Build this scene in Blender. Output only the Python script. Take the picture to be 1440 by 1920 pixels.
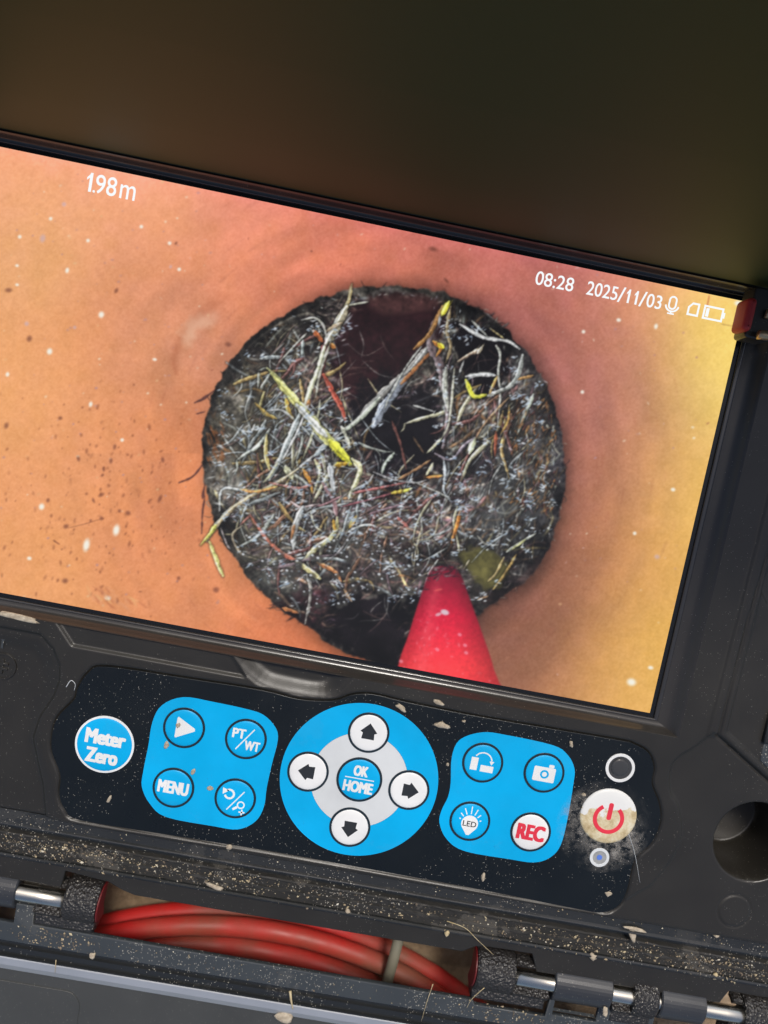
import bpy, bmesh, math, random
import numpy as np
from mathutils import Matrix, Vector

# ------------------------------------------------------------------ scene, camera, light
scene = bpy.context.scene
for o in list(bpy.data.objects): bpy.data.objects.remove(o)
col = scene.collection
MM = 0.001
EXPOSURE = 0.15
FOC = 1387.0                                  # focal length in photo pixels (1440 wide)
CAM_R = (0.0875, -0.0288, 0.1923); CAM_T = (-16.0005, -20.9747, 215.8111)   # millimetres, monitor frame

def rodrigues(r):
    r = np.array(r); th = np.linalg.norm(r); k = r / th
    K = np.array([[0, -k[2], k[1]], [k[2], 0, -k[0]], [-k[1], k[0], 0]])
    return np.eye(3) + math.sin(th) * K + (1 - math.cos(th)) * K @ K
RC = rodrigues(CAM_R) @ np.diag([1., -1, -1]); TC = np.array(CAM_T); CC = -RC.T @ TC

def PX(u, v, z=4.0):
    """point of the monitor frame (mm) at height z that was measured at photo pixel u, v"""
    d = RC.T @ np.array([(u - 720) / FOC, (v - 960) / FOC, 1.])
    t = (z - CC[2]) / d[2]
    return (CC[0] + t * d[0], CC[1] + t * d[1])

cam_d = bpy.data.cameras.new('camera'); cam = bpy.data.objects.new('camera', cam_d); col.objects.link(cam)
M3 = Matrix([list(RC.T[i]) for i in range(3)]) @ Matrix(((1, 0, 0), (0, -1, 0), (0, 0, -1)))
cam.matrix_world = Matrix.Translation(Vector(CC) * MM) @ M3.to_4x4()
cam_d.sensor_fit = 'VERTICAL'; cam_d.sensor_height = 9.8; cam_d.sensor_width = 7.35
cam_d.lens = FOC / 1920 * 9.8
cam_d.clip_start = 0.01; cam_d.clip_end = 100
cam_d.dof.use_dof = True; cam_d.dof.focus_distance = 0.218; cam_d.dof.aperture_fstop = 2.6
scene.camera = cam

SUN_EL, SUN_AZ = math.radians(58), math.radians(8)      # azimuth clockwise from +Y
w = bpy.data.worlds.new('World'); scene.world = w; w.use_nodes = True
nt = w.node_tree; nt.nodes.clear()
sky = nt.nodes.new('ShaderNodeTexSky'); sky.sky_type = 'NISHITA'; sky.sun_disc = False
sky.sun_elevation = SUN_EL; sky.sun_rotation = SUN_AZ; sky.air_density = 1.0; sky.dust_density = 4.0; sky.ozone_density = 1.0
bg = nt.nodes.new('ShaderNodeBackground'); bg.inputs['Strength'].default_value = 0.11
wo = nt.nodes.new('ShaderNodeOutputWorld')
nt.links.new(sky.outputs[0], bg.inputs[0]); nt.links.new(bg.outputs[0], wo.inputs[0])
sd_ = bpy.data.lights.new('sun', 'SUN'); sd_.energy = 2.0; sd_.angle = math.radians(12); sd_.color = (1, .96, .9)
sun = bpy.data.objects.new('sun', sd_); col.objects.link(sun)
sdir = Vector((math.sin(SUN_AZ) * math.cos(SUN_EL), math.cos(SUN_AZ) * math.cos(SUN_EL), math.sin(SUN_EL)))
sun.rotation_euler = sdir.to_track_quat('Z', 'Y').to_euler(); sun.location = sdir * 2
scene.view_settings.view_transform = 'Standard'; scene.view_settings.look = 'None'
scene.view_settings.gamma = 1; scene.view_settings.use_curve_mapping = False
scene.view_settings.exposure = EXPOSURE
SCREEN = 1.0 / 2 ** EXPOSURE
# ------------------------------------------------------------------ live camera picture shown on the display (flat screen print)
# painted stroke by stroke into an array, later stored as a colour attribute on the display's pixel mesh
CK = 0.8; CX0 = -150.0; CY0 = 236.0; CW = 1250; CH = 910
prng = np.random.default_rng(20251103)

def value_noise(h, w, cell, rng):
    gh = int(h / cell) + 3; gw = int(w / cell) + 3
    g = rng.random((gh, gw))
    y = np.arange(h) / cell; x = np.arange(w) / cell
    yi = y.astype(int); xi = x.astype(int)
    fy = y - yi; fx = x - xi
    fy = fy * fy * (3 - 2 * fy); fx = fx * fx * (3 - 2 * fx)
    a = g[yi][:, xi]; b = g[yi][:, xi + 1]; c = g[yi + 1][:, xi]; d = g[yi + 1][:, xi + 1]
    fx = fx[None, :]; fy = fy[:, None]
    return (a * (1 - fx) + b * fx) * (1 - fy) + (c * (1 - fx) + d * fx) * fy - 0.5

def poly_sdf(X, Y, poly):
    """signed distance to a closed polygon, negative inside"""
    p = np.asarray(poly, float)
    d = np.full(X.shape, 1e18); ins = np.zeros(X.shape, bool)
    for i in range(len(p)):
        a = p[i]; b = p[(i + 1) % len(p)]
        ex, ey = b - a
        L = ex * ex + ey * ey + 1e-12
        t = np.clip(((X - a[0]) * ex + (Y - a[1]) * ey) / L, 0, 1)
        d = np.minimum(d, (X - a[0] - t * ex) ** 2 + (Y - a[1] - t * ey) ** 2)
        c = (a[1] > Y) != (b[1] > Y)
        if ey != 0:
            ins ^= c & (X < a[0] + (Y - a[1]) * ex / ey)
    d = np.sqrt(d)
    return np.where(ins, -d, d)

def smooth_closed(pts, n=6):
    p = np.asarray(pts, float); m = len(p); out = []
    for i in range(m):
        p0, p1, p2, p3 = p[i - 1], p[i], p[(i + 1) % m], p[(i + 2) % m]
        for k in range(n):
            t = k / n
            out.append(0.5 * (2 * p1 + (p2 - p0) * t + (2 * p0 - 5 * p1 + 4 * p2 - p3) * t * t + (3 * p1 - p0 - 3 * p2 + p3) * t ** 3))
    return np.array(out)

def smooth_open(pts, n=6):
    p = np.asarray(pts, float)
    if len(p) < 3: return p
    q = np.vstack([2 * p[0] - p[1], p, 2 * p[-1] - p[-2]]); out = []
    for i in range(1, len(q) - 2):
        p0, p1, p2, p3 = q[i - 1], q[i], q[i + 1], q[i + 2]
        for k in range(n):
            t = k / n
            out.append(0.5 * (2 * p1 + (p2 - p0) * t + (2 * p0 - 5 * p1 + 4 * p2 - p3) * t * t + (3 * p1 - p0 - 3 * p2 + p3) * t ** 3))
    out.append(p[-1])
    return np.array(out)

def paint_picture():
    rng = prng
    img = np.zeros((CH, CW, 3))
    U, V = np.meshgrid(CX0 + (np.arange(CW) + .5) / CK, CY0 + (np.arange(CH) + .5) / CK)
    # --- clay pipe wall: broad colour from sampled control points
    cps = [(-140, 300, 232, 158, 112), (-140, 700, 228, 160, 104), (-140, 1080, 222, 152, 98),
           (20, 300, 236, 158, 112), (60, 450, 224, 156, 100), (50, 700, 226, 152, 94), (40, 1000, 226, 148, 92), (60, 1100, 224, 150, 90),
           (250, 350, 240, 160, 118), (280, 480, 220, 144, 96), (230, 650, 218, 140, 90), (220, 850, 222, 144, 92), (250, 1050, 214, 134, 84),
           (340, 560, 200, 122, 86), (330, 640, 206, 138, 104), (345, 800, 206, 122, 78), (345, 950, 208, 124, 80), (400, 1100, 214, 132, 84), (520, 1185, 200, 108, 66),
           (480, 420, 226, 138, 104), (480, 550, 208, 122, 84), (640, 480, 212, 122, 92), (620, 520, 200, 108, 80), (800, 470, 206, 118, 92), (820, 520, 168, 92, 74), (950, 520, 196, 112, 92),
           (960, 590, 160, 92, 80), (1050, 620, 176, 104, 88), (1080, 740, 160, 94, 82), (1100, 850, 152, 90, 76), (1100, 960, 160, 96, 74), (1080, 1080, 140, 86, 66), (1000, 1150, 120, 72, 58), (960, 1230, 130, 80, 60),
           (1050, 1250, 182, 120, 76), (1180, 600, 208, 134, 100), (1200, 720, 184, 120, 92), (1200, 860, 196, 130, 88), (1200, 1000, 204, 136, 82), (1180, 1130, 204, 138, 80), (1150, 1280, 220, 158, 86),
           (1330, 600, 232, 184, 100), (1330, 760, 226, 182, 96), (1290, 900, 224, 170, 86), (1270, 1050, 226, 168, 82), (1230, 1200, 224, 166, 74), (1210, 1320, 226, 170, 84), (1390, 620, 236, 200, 96), (1370, 700, 232, 194, 92), (1310, 960, 230, 184, 84), (1255, 1180, 226, 176, 78)]
    c = np.array(cps, float); c[:, 2:] *= (1.02, 1.06, 1.08); c[c[:, 0] > 1290, 2:] += (4, 6, 4)
    sub = 8
    us, vs = U[::sub, ::sub], V[::sub, ::sub]
    wsum = 0; acc = 0
    for u, v, r, g, b in c:
        w = np.exp(-((us - u) ** 2 + (vs - v) ** 2) / (2 * 78.0 ** 2)) + 1e-9 / (1 + ((us - u) ** 2 + (vs - v) ** 2) / 1e4)
        wsum = wsum + w; acc = acc + w[..., None] * np.array([r, g, b])
    low = acc / wsum[..., None]
    yi = np.clip(np.arange(CH) / sub - .5, 0, low.shape[0] - 1.001); xi = np.clip(np.arange(CW) / sub - .5, 0, low.shape[1] - 1.001)
    y0 = yi.astype(int); x0 = xi.astype(int); fy = (yi - y0)[:, None, None]; fx = (xi - x0)[None, :, None]
    img[:] = ((low[y0][:, x0] * (1 - fx) + low[y0][:, x0 + 1] * fx) * (1 - fy) + (low[y0 + 1][:, x0] * (1 - fx) + low[y0 + 1][:, x0 + 1] * fx) * fy) / 255.
    # pink fringe at the upper border of the picture, concentric streaks round the pipe, mottling, grain
    top = 276 + 0.2065 * U
    img += np.exp(-np.clip(V - top, 0, None) / 22.0)[..., None] * np.array([.04, .0, .035])
    th = np.arctan2(V - 850, U - 722); rr = np.hypot(U - 722, V - 850)
    sn = value_noise(260, 700, 5, rng)
    sn2 = value_noise(160, 300, 6, rng)
    ri = np.clip(rr / 4.5, 0, 259).astype(int); ti = np.clip((th + math.pi) / (2 * math.pi) * 170, 0, 299).astype(int)
    ri2 = np.clip(rr / 9, 0, 159).astype(int); ti2 = np.clip((th + math.pi) / (2 * math.pi) * 290, 0, 299).astype(int)
    near = np.clip(1.25 - (rr - 330) / 260, .03, 1)
    img *= (1 + near * (.13 * sn[ri, ti] + .10 * sn2[ri2, ti2]))[..., None]
    m1 = value_noise(CH, CW, 60, rng); m2 = value_noise(CH, CW, 22, rng); m3 = value_noise(CH, CW, 7, rng)
    img *= (1.05 + .02 * m1 + .03 * m2 + .04 * m3)[..., None]
    img[..., 2] *= 1.04 + .06 * m2
    img += (value_noise(CH, CW, 2.2, rng) * .055 + (rng.random((CH, CW)) - .5) * .035)[..., None]

    n1 = value_noise(CH, CW, 34, rng); n2 = value_noise(CH, CW, 11, rng); n3 = value_noise(CH, CW, 4, rng); n4 = value_noise(CH, CW, 2.2, rng)
    def window(x0, y0, x1, y1):
        i0 = max(int((x0 - CX0) * CK) - 1, 0); i1 = min(int((x1 - CX0) * CK) + 2, CW)
        j0 = max(int((y0 - CY0) * CK) - 1, 0); j1 = min(int((y1 - CY0) * CK) + 2, CH)
        return i0, i1, j0, j1

    def blend(sl, a, col):
        img[sl] += (np.asarray(col) - img[sl]) * a[..., None]

    def stroke(pts, w0, w1, col, alpha=1.0, soft=1.0, round_=.55, shade=0.0, spec=0.0, rag=1.0):
        """tapering rounded strand; w in photo pixels, col 0-255; spec adds a wet highlight along one side"""
        p = np.asarray(pts, float)
        m = max(w0, w1) + soft + (4 if shade else 1)
        i0, i1, j0, j1 = window(p[:, 0].min() - m, p[:, 1].min() - m, p[:, 0].max() + m, p[:, 1].max() + m)
        if i1 <= i0 or j1 <= j0: return
        sl = (slice(j0, j1), slice(i0, i1)); X = U[sl]; Y = V[sl]
        best = np.full(X.shape, 1e18); tt = np.zeros(X.shape); sg = np.zeros(X.shape)
        n = len(p) - 1
        for i in range(n):
            a = p[i]; b = p[i + 1]; ex, ey = b - a; L = ex * ex + ey * ey + 1e-9
            t = np.clip(((X - a[0]) * ex + (Y - a[1]) * ey) / L, 0, 1)
            dx = X - a[0] - t * ex; dy = Y - a[1] - t * ey
            d = dx * dx + dy * dy; k = d < best
            best = np.where(k, d, best); tt = np.where(k, (i + t) / n, tt)
            sg = np.where(k, dx * -.6 + dy * -.8, sg)
        d = np.sqrt(best); w = (w0 + (w1 - w0) * tt) / 2 * np.clip(np.minimum(tt, 1 - tt) / .16, .25, 1) ** .6 * (1 + rag * (1.0 * n2[sl] + .9 * n3[sl]))
        if shade:
            sh = np.clip((w + 4 - d) / 5, 0, 1) * shade
            img[sl] *= (1 - sh)[..., None]
        a = np.clip((w - d) / soft + .5, 0, 1) * alpha
        q = np.clip(sg / (w + .3), -1, 1)
        lum = ((1 - round_ * .55) + round_ * (.35 + .65 * q)) * (1 + round_ * (.8 * n3[sl] + .9 * n4[sl] + .4 * n2[sl]))
        cc = np.asarray(col, float)[None, None, :] / 255. * lum[..., None]
        if spec:
            s = np.clip(1 - np.abs(q - .35) / .4, 0, 1) * spec
            cc = cc + s[..., None] * np.array([.85, .95, 1.0])
        img[sl] += (np.clip(cc, 0, 1) - img[sl]) * a[..., None]

    def blob(x, y, rx, ry, ang, col, alpha=1, soft=.5):
        m = max(rx, ry) * 1.6 + 2
        i0, i1, j0, j1 = window(x - m, y - m, x + m, y + m)
        if i1 <= i0 or j1 <= j0: return
        sl = (slice(j0, j1), slice(i0, i1)); ca, sa = math.cos(ang), math.sin(ang)
        dx = U[sl] - x; dy = V[sl] - y
        q = np.hypot((dx * ca + dy * sa) / rx, (-dx * sa + dy * ca) / ry)
        blend(sl, np.clip((1 - q) / soft + .5, 0, 1) * alpha, np.array(col) / 255.)

    # --- flecks on the pipe wall
    for k in range(340):
        x = rng.uniform(-140, 420) if rng.random() < .8 else rng.uniform(1050, 1390); y = rng.uniform(280, 1190)
        if math.hypot(x - 722, (y - 850)) < 350: continue
        r = rng.uniform(.9, 2.3)
        blob(x, y, r, r * rng.uniform(1, 1.6), rng.uniform(-.4, .4) + 1.3, [(250, 240, 215), (235, 190, 140), (190, 140, 130), (180, 140, 150)][rng.integers(4)], rng.uniform(.2, .75), .9)
    for k in range(300):
        x = rng.normal(190, 110); y = rng.normal(950, 120)
        if x > 375 or y < 700: continue
        r = rng.uniform(.9, 2.6)
        blob(x, y, r * rng.uniform(1, 2.2), r, 1.9 + rng.normal(0, .35), (120, 66, 44), rng.uniform(.1, .55), 1.2)
    for k in range(90):
        x = rng.uniform(300, 1380); y = rng.uniform(400, 560) if rng.random() < .5 else rng.uniform(560, 1320)
        if math.hypot(x - 722, (y - 850)) < 350: continue
        blob(x, y, rng.uniform(1, 3.5), 1.4, rng.uniform(0, 3), [(150, 80, 66), (245, 225, 200), (228, 190, 190)][rng.integers(3)], rng.uniform(.2, .6), .9)
    for x, y, rx, ry, col in [(37, 444, 4, 4, 0), (80, 447, 6, 9, 1), (165, 451, 4, 4, 0), (265, 425, 4, 4, 0), (95, 410, 4, 4, 0), (318, 456, 4, 4, 0), (190, 590, 6, 7, 0), (93, 659, 6, 7, 0), (32, 498, 4, 3, 0), (32, 534, 4, 3, 0), (126, 507, 4, 6, 0), (336, 505, 4, 4, 0),
                              (290, 674, 5, 3, 0), (170, 758, 4, 6, 0), (14, 702, 4, 5, 0), (229, 825, 4, 4, 0), (218, 994, 7, 12, 0), (162, 1022, 7, 14, 0), (78, 950, 6, 7, 0), (202, 1121, 7, 5, 0), (55, 1047, 5, 4, 0), (140, 614, 4, 4, 1), (50, 607, 5, 5, 1), (320, 500, 3, 4, 1),
                              (120, 383, 5, 5, 1), (1385, 569, 9, 6, 0), (1184, 1279, 10, 8, 0), (1262, 918, 5, 4, 0), (1220, 1252, 6, 4, 0), (1094, 622, 4, 4, 0), (1160, 600, 5, 4, 0), (1230, 612, 4, 6, 0), (1232, 1044, 6, 5, 1), (1092, 735, 4, 4, 0), (1190, 1000, 4, 4, 0)]:
        blob(x, y, rx * .8, ry * .8, .2, [(250, 248, 235), (205, 180, 195)][col], .95 if col == 0 else .6, .9)
    for x, y, rx, ry in [(12, 798, 5, 7), (113, 784, 5, 4), (147, 860, 4, 6), (215, 838, 4, 6), (208, 864, 4, 6), (194, 880, 3, 5), (192, 891, 3, 4), (190, 928, 4, 7), (175, 938, 3, 5), (300, 935, 4, 9), (224, 958, 4, 4), (240, 962, 6, 5), (190, 972, 5, 4), (170, 976, 3, 3), (124, 987, 5, 6), (90, 938, 4, 5), (16, 544, 8, 5),
                         (55, 635, 6, 7), (330, 456, 3, 4), (305, 862, 4, 6), (405, 1106, 7, 6), (335, 1084, 4, 4), (122, 1089, 7, 5), (428, 646, 7, 5), (584, 471, 3, 2), (812, 467, 10, 5), (837, 526, 8, 3), (218, 545, 4, 6)]:
        blob(x, y, rx * .75, ry * .8, .3 + rng.normal(0, .4), (104, 58, 46), .6, 1.1)
    stroke(smooth_open([(128, 990), (160, 982), (192, 972)]), 1.4, 1.2, (120, 66, 46), .6)
    stroke([(100, 1013), (112, 1021)], 3, 1.5, (120, 66, 46), .7)
    stroke([(1330, 552), (1325, 580)], 2, 1.5, (190, 60, 50), .7)
    blob(1378, 610, 4, 4, 0, (120, 90, 60), .6)
    stroke([(1350, 607), (1382, 613)], 1.3, 1.3, (130, 90, 60), .5)
    # bright smears near the lower left border
    for k in range(26):
        x = rng.normal(200, 26); y = 1098 + (x - 150) * .3 + rng.normal(0, 8)
        stroke([(x, y), (x + rng.uniform(8, 22), y + rng.uniform(8, 20))], 2, 5, [(236, 190, 130), (226, 160, 120), (170, 95, 66)][rng.integers(3)], .35, 3, 0)
    for k in range(240):
        a_ = rng.uniform(0, 2 * math.pi); r0 = rng.uniform(345, 560); x = 722 + r0 * math.cos(a_); y = 850 + r0 * math.sin(a_)
        if x < 420 and rng.random() < .5: continue
        da = rng.uniform(.03, .10)
        pts = [(722 + r0 * math.cos(a_ + s * da), 850 + r0 * math.sin(a_ + s * da)) for s in (0, .5, 1)]
        stroke(pts, rng.uniform(2, 6), 1.5, [(150, 78, 60), (226, 158, 120), (120, 66, 58)][rng.integers(3)], rng.uniform(.06, .16), 4, 0)
    # concave step in the socket, upper left of the root mass
    for k in range(14):
        stroke(smooth_open([(430 - k * 1.5, 560 - k), (362 - k, 610), (334 - k, 665), (330, 700)]), 10, 4, (170, 92, 60), .05, 10, 0)
    for k in range(8):
        stroke(smooth_open([(352, 640), (362, 610 + k), (400, 588 + k * 2)]), 26, 18, (236, 188, 158), .12, 22, 0)

    # --- the root mass
    OUT = smooth_closed([(735, 537), (820, 546), (900, 582), (965, 637), (1015, 705), (1045, 780), (1058, 850), (1055, 930), (1035, 1010), (1000, 1078), (940, 1120), (900, 1150), (860, 1200), (790, 1262), (690, 1240), (640, 1222), (606, 1196), (560, 1164), (500, 1120), (450, 1060), (412, 1000), (390, 930), (378, 850), (388, 770), (418, 700), (465, 640), (530, 592), (600, 560), (670, 542)], 4)
    sd = poly_sdf(U, V, OUT) + 7 * value_noise(CH, CW, 14, rng) + 4 * value_noise(CH, CW, 5, rng)
    halo = np.clip(1 - sd / 50, 0, 1) ** 2 * np.clip((U - 450) / 500, .06, .42)
    img *= (1 - halo)[..., None]
    a = np.clip(-sd / 3 + .5, 0, 1)
    lum = np.clip(.315 + .16 * n1 + .18 * n2 + .28 * n3 + .24 * n4, .03, 1)
    body = lum[..., None] * np.array([1.02, .97, .90]) * np.where((U < 520) & (V > 700) & (V < 900), 1.12, 1.0)[..., None]
    body[..., 2] += np.clip((U - 820) / 250, 0, 1) * .035
    img += (body - img) * a[..., None]

    def region(poly, col, alpha=1, soft=10, noise=10):
        p = smooth_closed(poly, 4); m = 30
        i0, i1, j0, j1 = window(p[:, 0].min() - m, p[:, 1].min() - m, p[:, 0].max() + m, p[:, 1].max() + m)
        sl = (slice(j0, j1), slice(i0, i1))
        d = poly_sdf(U[sl], V[sl], p) + noise * n2[sl] + noise * .6 * n3[sl]
        k = np.clip(-d / soft + .5, 0, 1) * alpha * np.clip(-sd[sl] / 3 + .5, 0, 1)
        blend(sl, k, (np.array(col) / 255.)[None, None, :] * (1 + .35 * n2[sl] + .35 * n3[sl] + .25 * n1[sl])[..., None])
    region([(650, 580), (700, 560), (770, 554), (836, 572), (840, 600), (812, 640), (770, 680), (715, 730), (690, 770), (645, 750), (624, 690), (634, 630)], (46, 25, 29), .98, 12, 14)
    region([(690, 560), (770, 552), (830, 566), (800, 576), (720, 584)], (112, 72, 68), .5, 14)
    region([(660, 740), (720, 700), (740, 760), (700, 830), (668, 800)], (24, 20, 24), .95, 12)
    region([(852, 610), (905, 615), (945, 655), (948, 700), (905, 748), (880, 735), (862, 690)], (14, 11, 15), .97, 9)
    region([(742, 742), (790, 716), (812, 740), (826, 800), (824, 860), (790, 900), (735, 905), (700, 880), (712, 810)], (20, 19, 24), .95, 14, 20)
    region([(605, 780), (650, 800), (640, 860), (610, 850)], (30, 26, 28), .8, 12)
    region([(440, 1015), (520, 1000), (520, 1040), (470, 1060)], (88, 84, 60), .6, 14)
    region([(520, 1130), (610, 1100), (640, 1150), (620, 1190), (560, 1165)], (56, 26, 32), .8, 14)
    region([(610, 1140), (700, 1110), (760, 1120), (800, 1090), (830, 1110), (790, 1260), (690, 1245), (630, 1215), (596, 1190)], (15, 11, 15), .95, 16, 26)
    region([(740, 1120), (790, 1100), (785, 1150), (750, 1170), (728, 1150)], (6, 5, 8), .95, 8)
    region([(858, 1034), (900, 1028), (950, 1062), (930, 1108), (890, 1088)], (104, 98, 54), .95, 8)
    region([(880, 1085), (930, 1106), (905, 1128), (884, 1110)], (40, 38, 34), .9, 8)
    region([(905, 1120), (985, 1072), (1010, 1050), (1000, 1085), (930, 1130)], (136, 100, 96), .55, 10)
    region([(900, 1000), (960, 980), (970, 1010), (915, 1030)], (16, 15, 18), .9, 8)
    voids = [(740, 640, 88), (690, 690, 60), (905, 675, 40), (765, 820, 52), (700, 1180, 70), (900, 1070, 40), (690, 770, 30)]

    def inside(x, y, margin=6):
        i = int((x - CX0) * CK); j = int((y - CY0) * CK)
        return 0 <= i < CW and 0 <= j < CH and sd[j, i] < -margin

    def in_void(x, y):
        return any(math.hypot(x - vx, y - vy) < r for vx, vy, r in voids)

    pal_l = [(92, 88, 72), (120, 112, 92), (70, 64, 56), (58, 44, 42), (140, 132, 108), (104, 76, 52)]
    pal_r = [(120, 122, 122), (92, 88, 92), (150, 150, 140), (110, 84, 62), (72, 62, 62), (58, 54, 62), (138, 112, 74), (160, 168, 160)]
    pal_b = [(110, 88, 86), (86, 64, 64), (140, 128, 118), (70, 62, 60), (150, 120, 104), (52, 42, 46), (116, 96, 110)]

    def fuzz(n, w, ln, alpha, bright, spec=0.0):
        for k in range(n):
            for tries in range(8):
                x = rng.uniform(375, 1060); y = rng.uniform(540, 1235)
                if inside(x, y, 13) and (not in_void(x, y) or rng.random() < .02): break
            else: continue
            if x < 560 and y < 930: pal, ang = pal_l, rng.uniform(0, math.pi)
            elif x > 820 and y < 1040: pal, ang = pal_r, 2.0 + rng.normal(0, .45)
            else: pal, ang = pal_b, (rng.normal(-.25, .55) if rng.random() < .6 else rng.uniform(0, math.pi))
            if x < 470: L = ln * .45
            else: L = ln
            L *= rng.uniform(.4, 1.4); cur = rng.normal(0, .35)
            dx, dy = math.cos(ang) * L / 2, math.sin(ang) * L / 2
            pts = smooth_open([(x - dx, y - dy), (x - dy * cur, y + dx * cur), (x + dx, y + dy)], 4)
            dim = .45 if y > 1110 else 1.0
            col = np.array(pal[rng.integers(len(pal))]) * bright * rng.uniform(.7, 1.2) * dim
            stroke(pts, w * rng.uniform(.6, 1.3), w * rng.uniform(.3, .8), np.clip(col, 0, 255), alpha * rng.uniform(.6, 1), 1.1, .8, .22, spec if rng.random() < .3 else 0)
    fuzz(700, 5.0, 46, .75, .85)
    fuzz(1100, 3.0, 40, .85, 1.15, .2)
    fuzz(1000, 2.0, 30, .9, 1.5, .35)
    # longer wandering roots through the lower half and up the right side
    for k in range(330):
        for tries in range(8):
            x = rng.uniform(400, 1040); y = rng.uniform(600, 1120)
            if inside(x, y, 14) and not in_void(x, y): break
        else: continue
        if x < 540 and y < 900 and rng.random() < .8: continue
        if x > 850 and y < 1000: ang = 2.0 + rng.normal(0, .4)
        else: ang = rng.normal(-.2, .6)
        L = rng.uniform(40, 120); pts = [(x, y)]
        for s_ in range(5):
            ang += rng.normal(0, .3); x += math.cos(ang) * L / 5; y += math.sin(ang) * L / 5
            if not inside(x, y, 3) or (in_void(x, y) and rng.random() < .6): break
            pts.append((x, y))
        if len(pts) < 3: continue
        col = [(150, 140, 128), (126, 92, 90), (112, 88, 96), (176, 170, 152), (134, 96, 62), (96, 70, 66), (166, 176, 180), (150, 118, 96), (186, 168, 120)][rng.integers(9)]
        w = rng.uniform(2.5, 6)
        stroke(smooth_open(pts, 4), w, w * .5, np.clip(np.array(col) * rng.uniform(.85, 1.3), 0, 255), .9, 1.2, .65, .35, .35 if rng.random() < .5 else 0, .5)
    # hairs breaking the outline
    for k in range(60):
        i = rng.integers(len(OUT)); x, y = OUT[i]
        if y > 1120 and x > 560: continue
        ang = math.atan2(y - 850, x - 722) + rng.normal(0, 1.0); L = rng.uniform(5, 18)
        stroke(smooth_open([(x - 5 * math.cos(ang), y - 5 * math.sin(ang)), (x + L * .5 * math.cos(ang) + rng.normal(0, 3), y + L * .5 * math.sin(ang)), (x + L * math.cos(ang + .4), y + L * math.sin(ang + .4))], 3), 2.4, .8, [(60, 40, 38), (80, 62, 56), (46, 36, 36), (140, 130, 120)][rng.integers(4)], .75, 1.1, .3)
    for pts in [[(365, 755), (385, 745), (410, 725)], [(336, 905), (362, 893), (382, 868)], [(368, 776), (384, 772)], [(380, 935), (384, 905)], [(378, 1000), (380, 960), (384, 930)]]:
        stroke(smooth_open(pts), 5, 2.5, (78, 48, 48), .85, 2, .3)
    # pale rim of the pipe joint, upper left
    stroke(smooth_open([(462, 655), (500, 622), (545, 597), (580, 588), (598, 600)]), 3, 5, (206, 196, 180), .8, 1.5, .4)
    stroke(smooth_open([(690, 552), (730, 545), (790, 556)]), 7, 5, (120, 110, 108), .6, 4, .5)

    # depth: pockets of shadow and lit clumps, darker towards the rim, then the openings again over the fuzz
    e1 = value_noise(CH, CW, 46, rng); e2 = value_noise(CH, CW, 20, rng)
    inn_ = np.clip(-sd / 3 + .5, 0, 1)
    k_ = 1.0 + inn_ * (1.1 * e1 + 1.0 * e2 + .10 * np.clip(-sd / 120, 0, 1) - .05)
    img *= np.clip(k_, .35, 1.7)[..., None]
    for x, y, rx, ry, col, al in [(470, 830, 85, 110, (96, 94, 80), .34), (450, 910, 60, 60, (150, 156, 156), .26), (500, 1010, 90, 70, (128, 128, 118), .34), (520, 1085, 70, 45, (140, 146, 140), .30), (560, 880, 110, 100, (150, 150, 140), .22), (690, 985, 110, 60, (128, 118, 118), .30), (690, 1060, 100, 45, (110, 110, 108), .26),
                                  (960, 900, 85, 110, (128, 130, 130), .30), (930, 980, 80, 50, (120, 126, 130), .28), (985, 780, 50, 70, (132, 124, 108), .22), (560, 700, 60, 90, (130, 128, 116), .20), (840, 920, 70, 60, (112, 104, 106), .22), (500, 720, 50, 60, (112, 110, 96), .2)]:
        m_ = max(rx, ry) * 1.3; i0, i1, j0, j1 = window(x - m_, y - m_, x + m_, y + m_); sl = (slice(j0, j1), slice(i0, i1))
        q = np.hypot((U[sl] - x) / rx, (V[sl] - y) / ry) + .9 * n2[sl] + .5 * n1[sl]
        blend(sl, np.clip(1.15 - q, 0, 1) * al * inn_[sl], np.array(col) / 255. * 1.0)
    fuzz(420, 2.2, 34, .85, 1.6, .4)
    region([(650, 582), (700, 562), (770, 556), (834, 574), (838, 600), (810, 640), (770, 682), (715, 730), (690, 765), (648, 748), (628, 690), (636, 630)], (42, 22, 25), .93, 16, 22)
    region([(690, 560), (770, 552), (830, 566), (800, 580), (720, 588)], (112, 74, 70), .55, 14)
    region([(660, 740), (720, 705), (745, 740), (800, 716), (818, 745), (828, 800), (826, 860), (795, 905), (735, 905), (690, 870), (664, 800)], (20, 18, 22), .8, 22, 30)
    region([(852, 610), (905, 612), (945, 655), (948, 700), (905, 748), (880, 735), (862, 690)], (13, 10, 14), .95, 10, 14)
    region([(860, 1036), (900, 1030), (948, 1060), (930, 1104), (892, 1086)], (106, 100, 56), .85, 8, 12)
    region([(470, 660), (530, 640), (560, 680), (520, 700), (480, 700)], (44, 38, 38), .5, 24, 20)
    region([(880, 850), (915, 845), (930, 880), (890, 900)], (30, 26, 32), .5, 20, 20)
    region([(530, 960), (600, 965), (590, 1010), (540, 1000)], (32, 28, 30), .55, 20, 20)
    region([(600, 1080), (680, 1050), (720, 1090), (640, 1130)], (26, 24, 26), .5, 24, 20)
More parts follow.
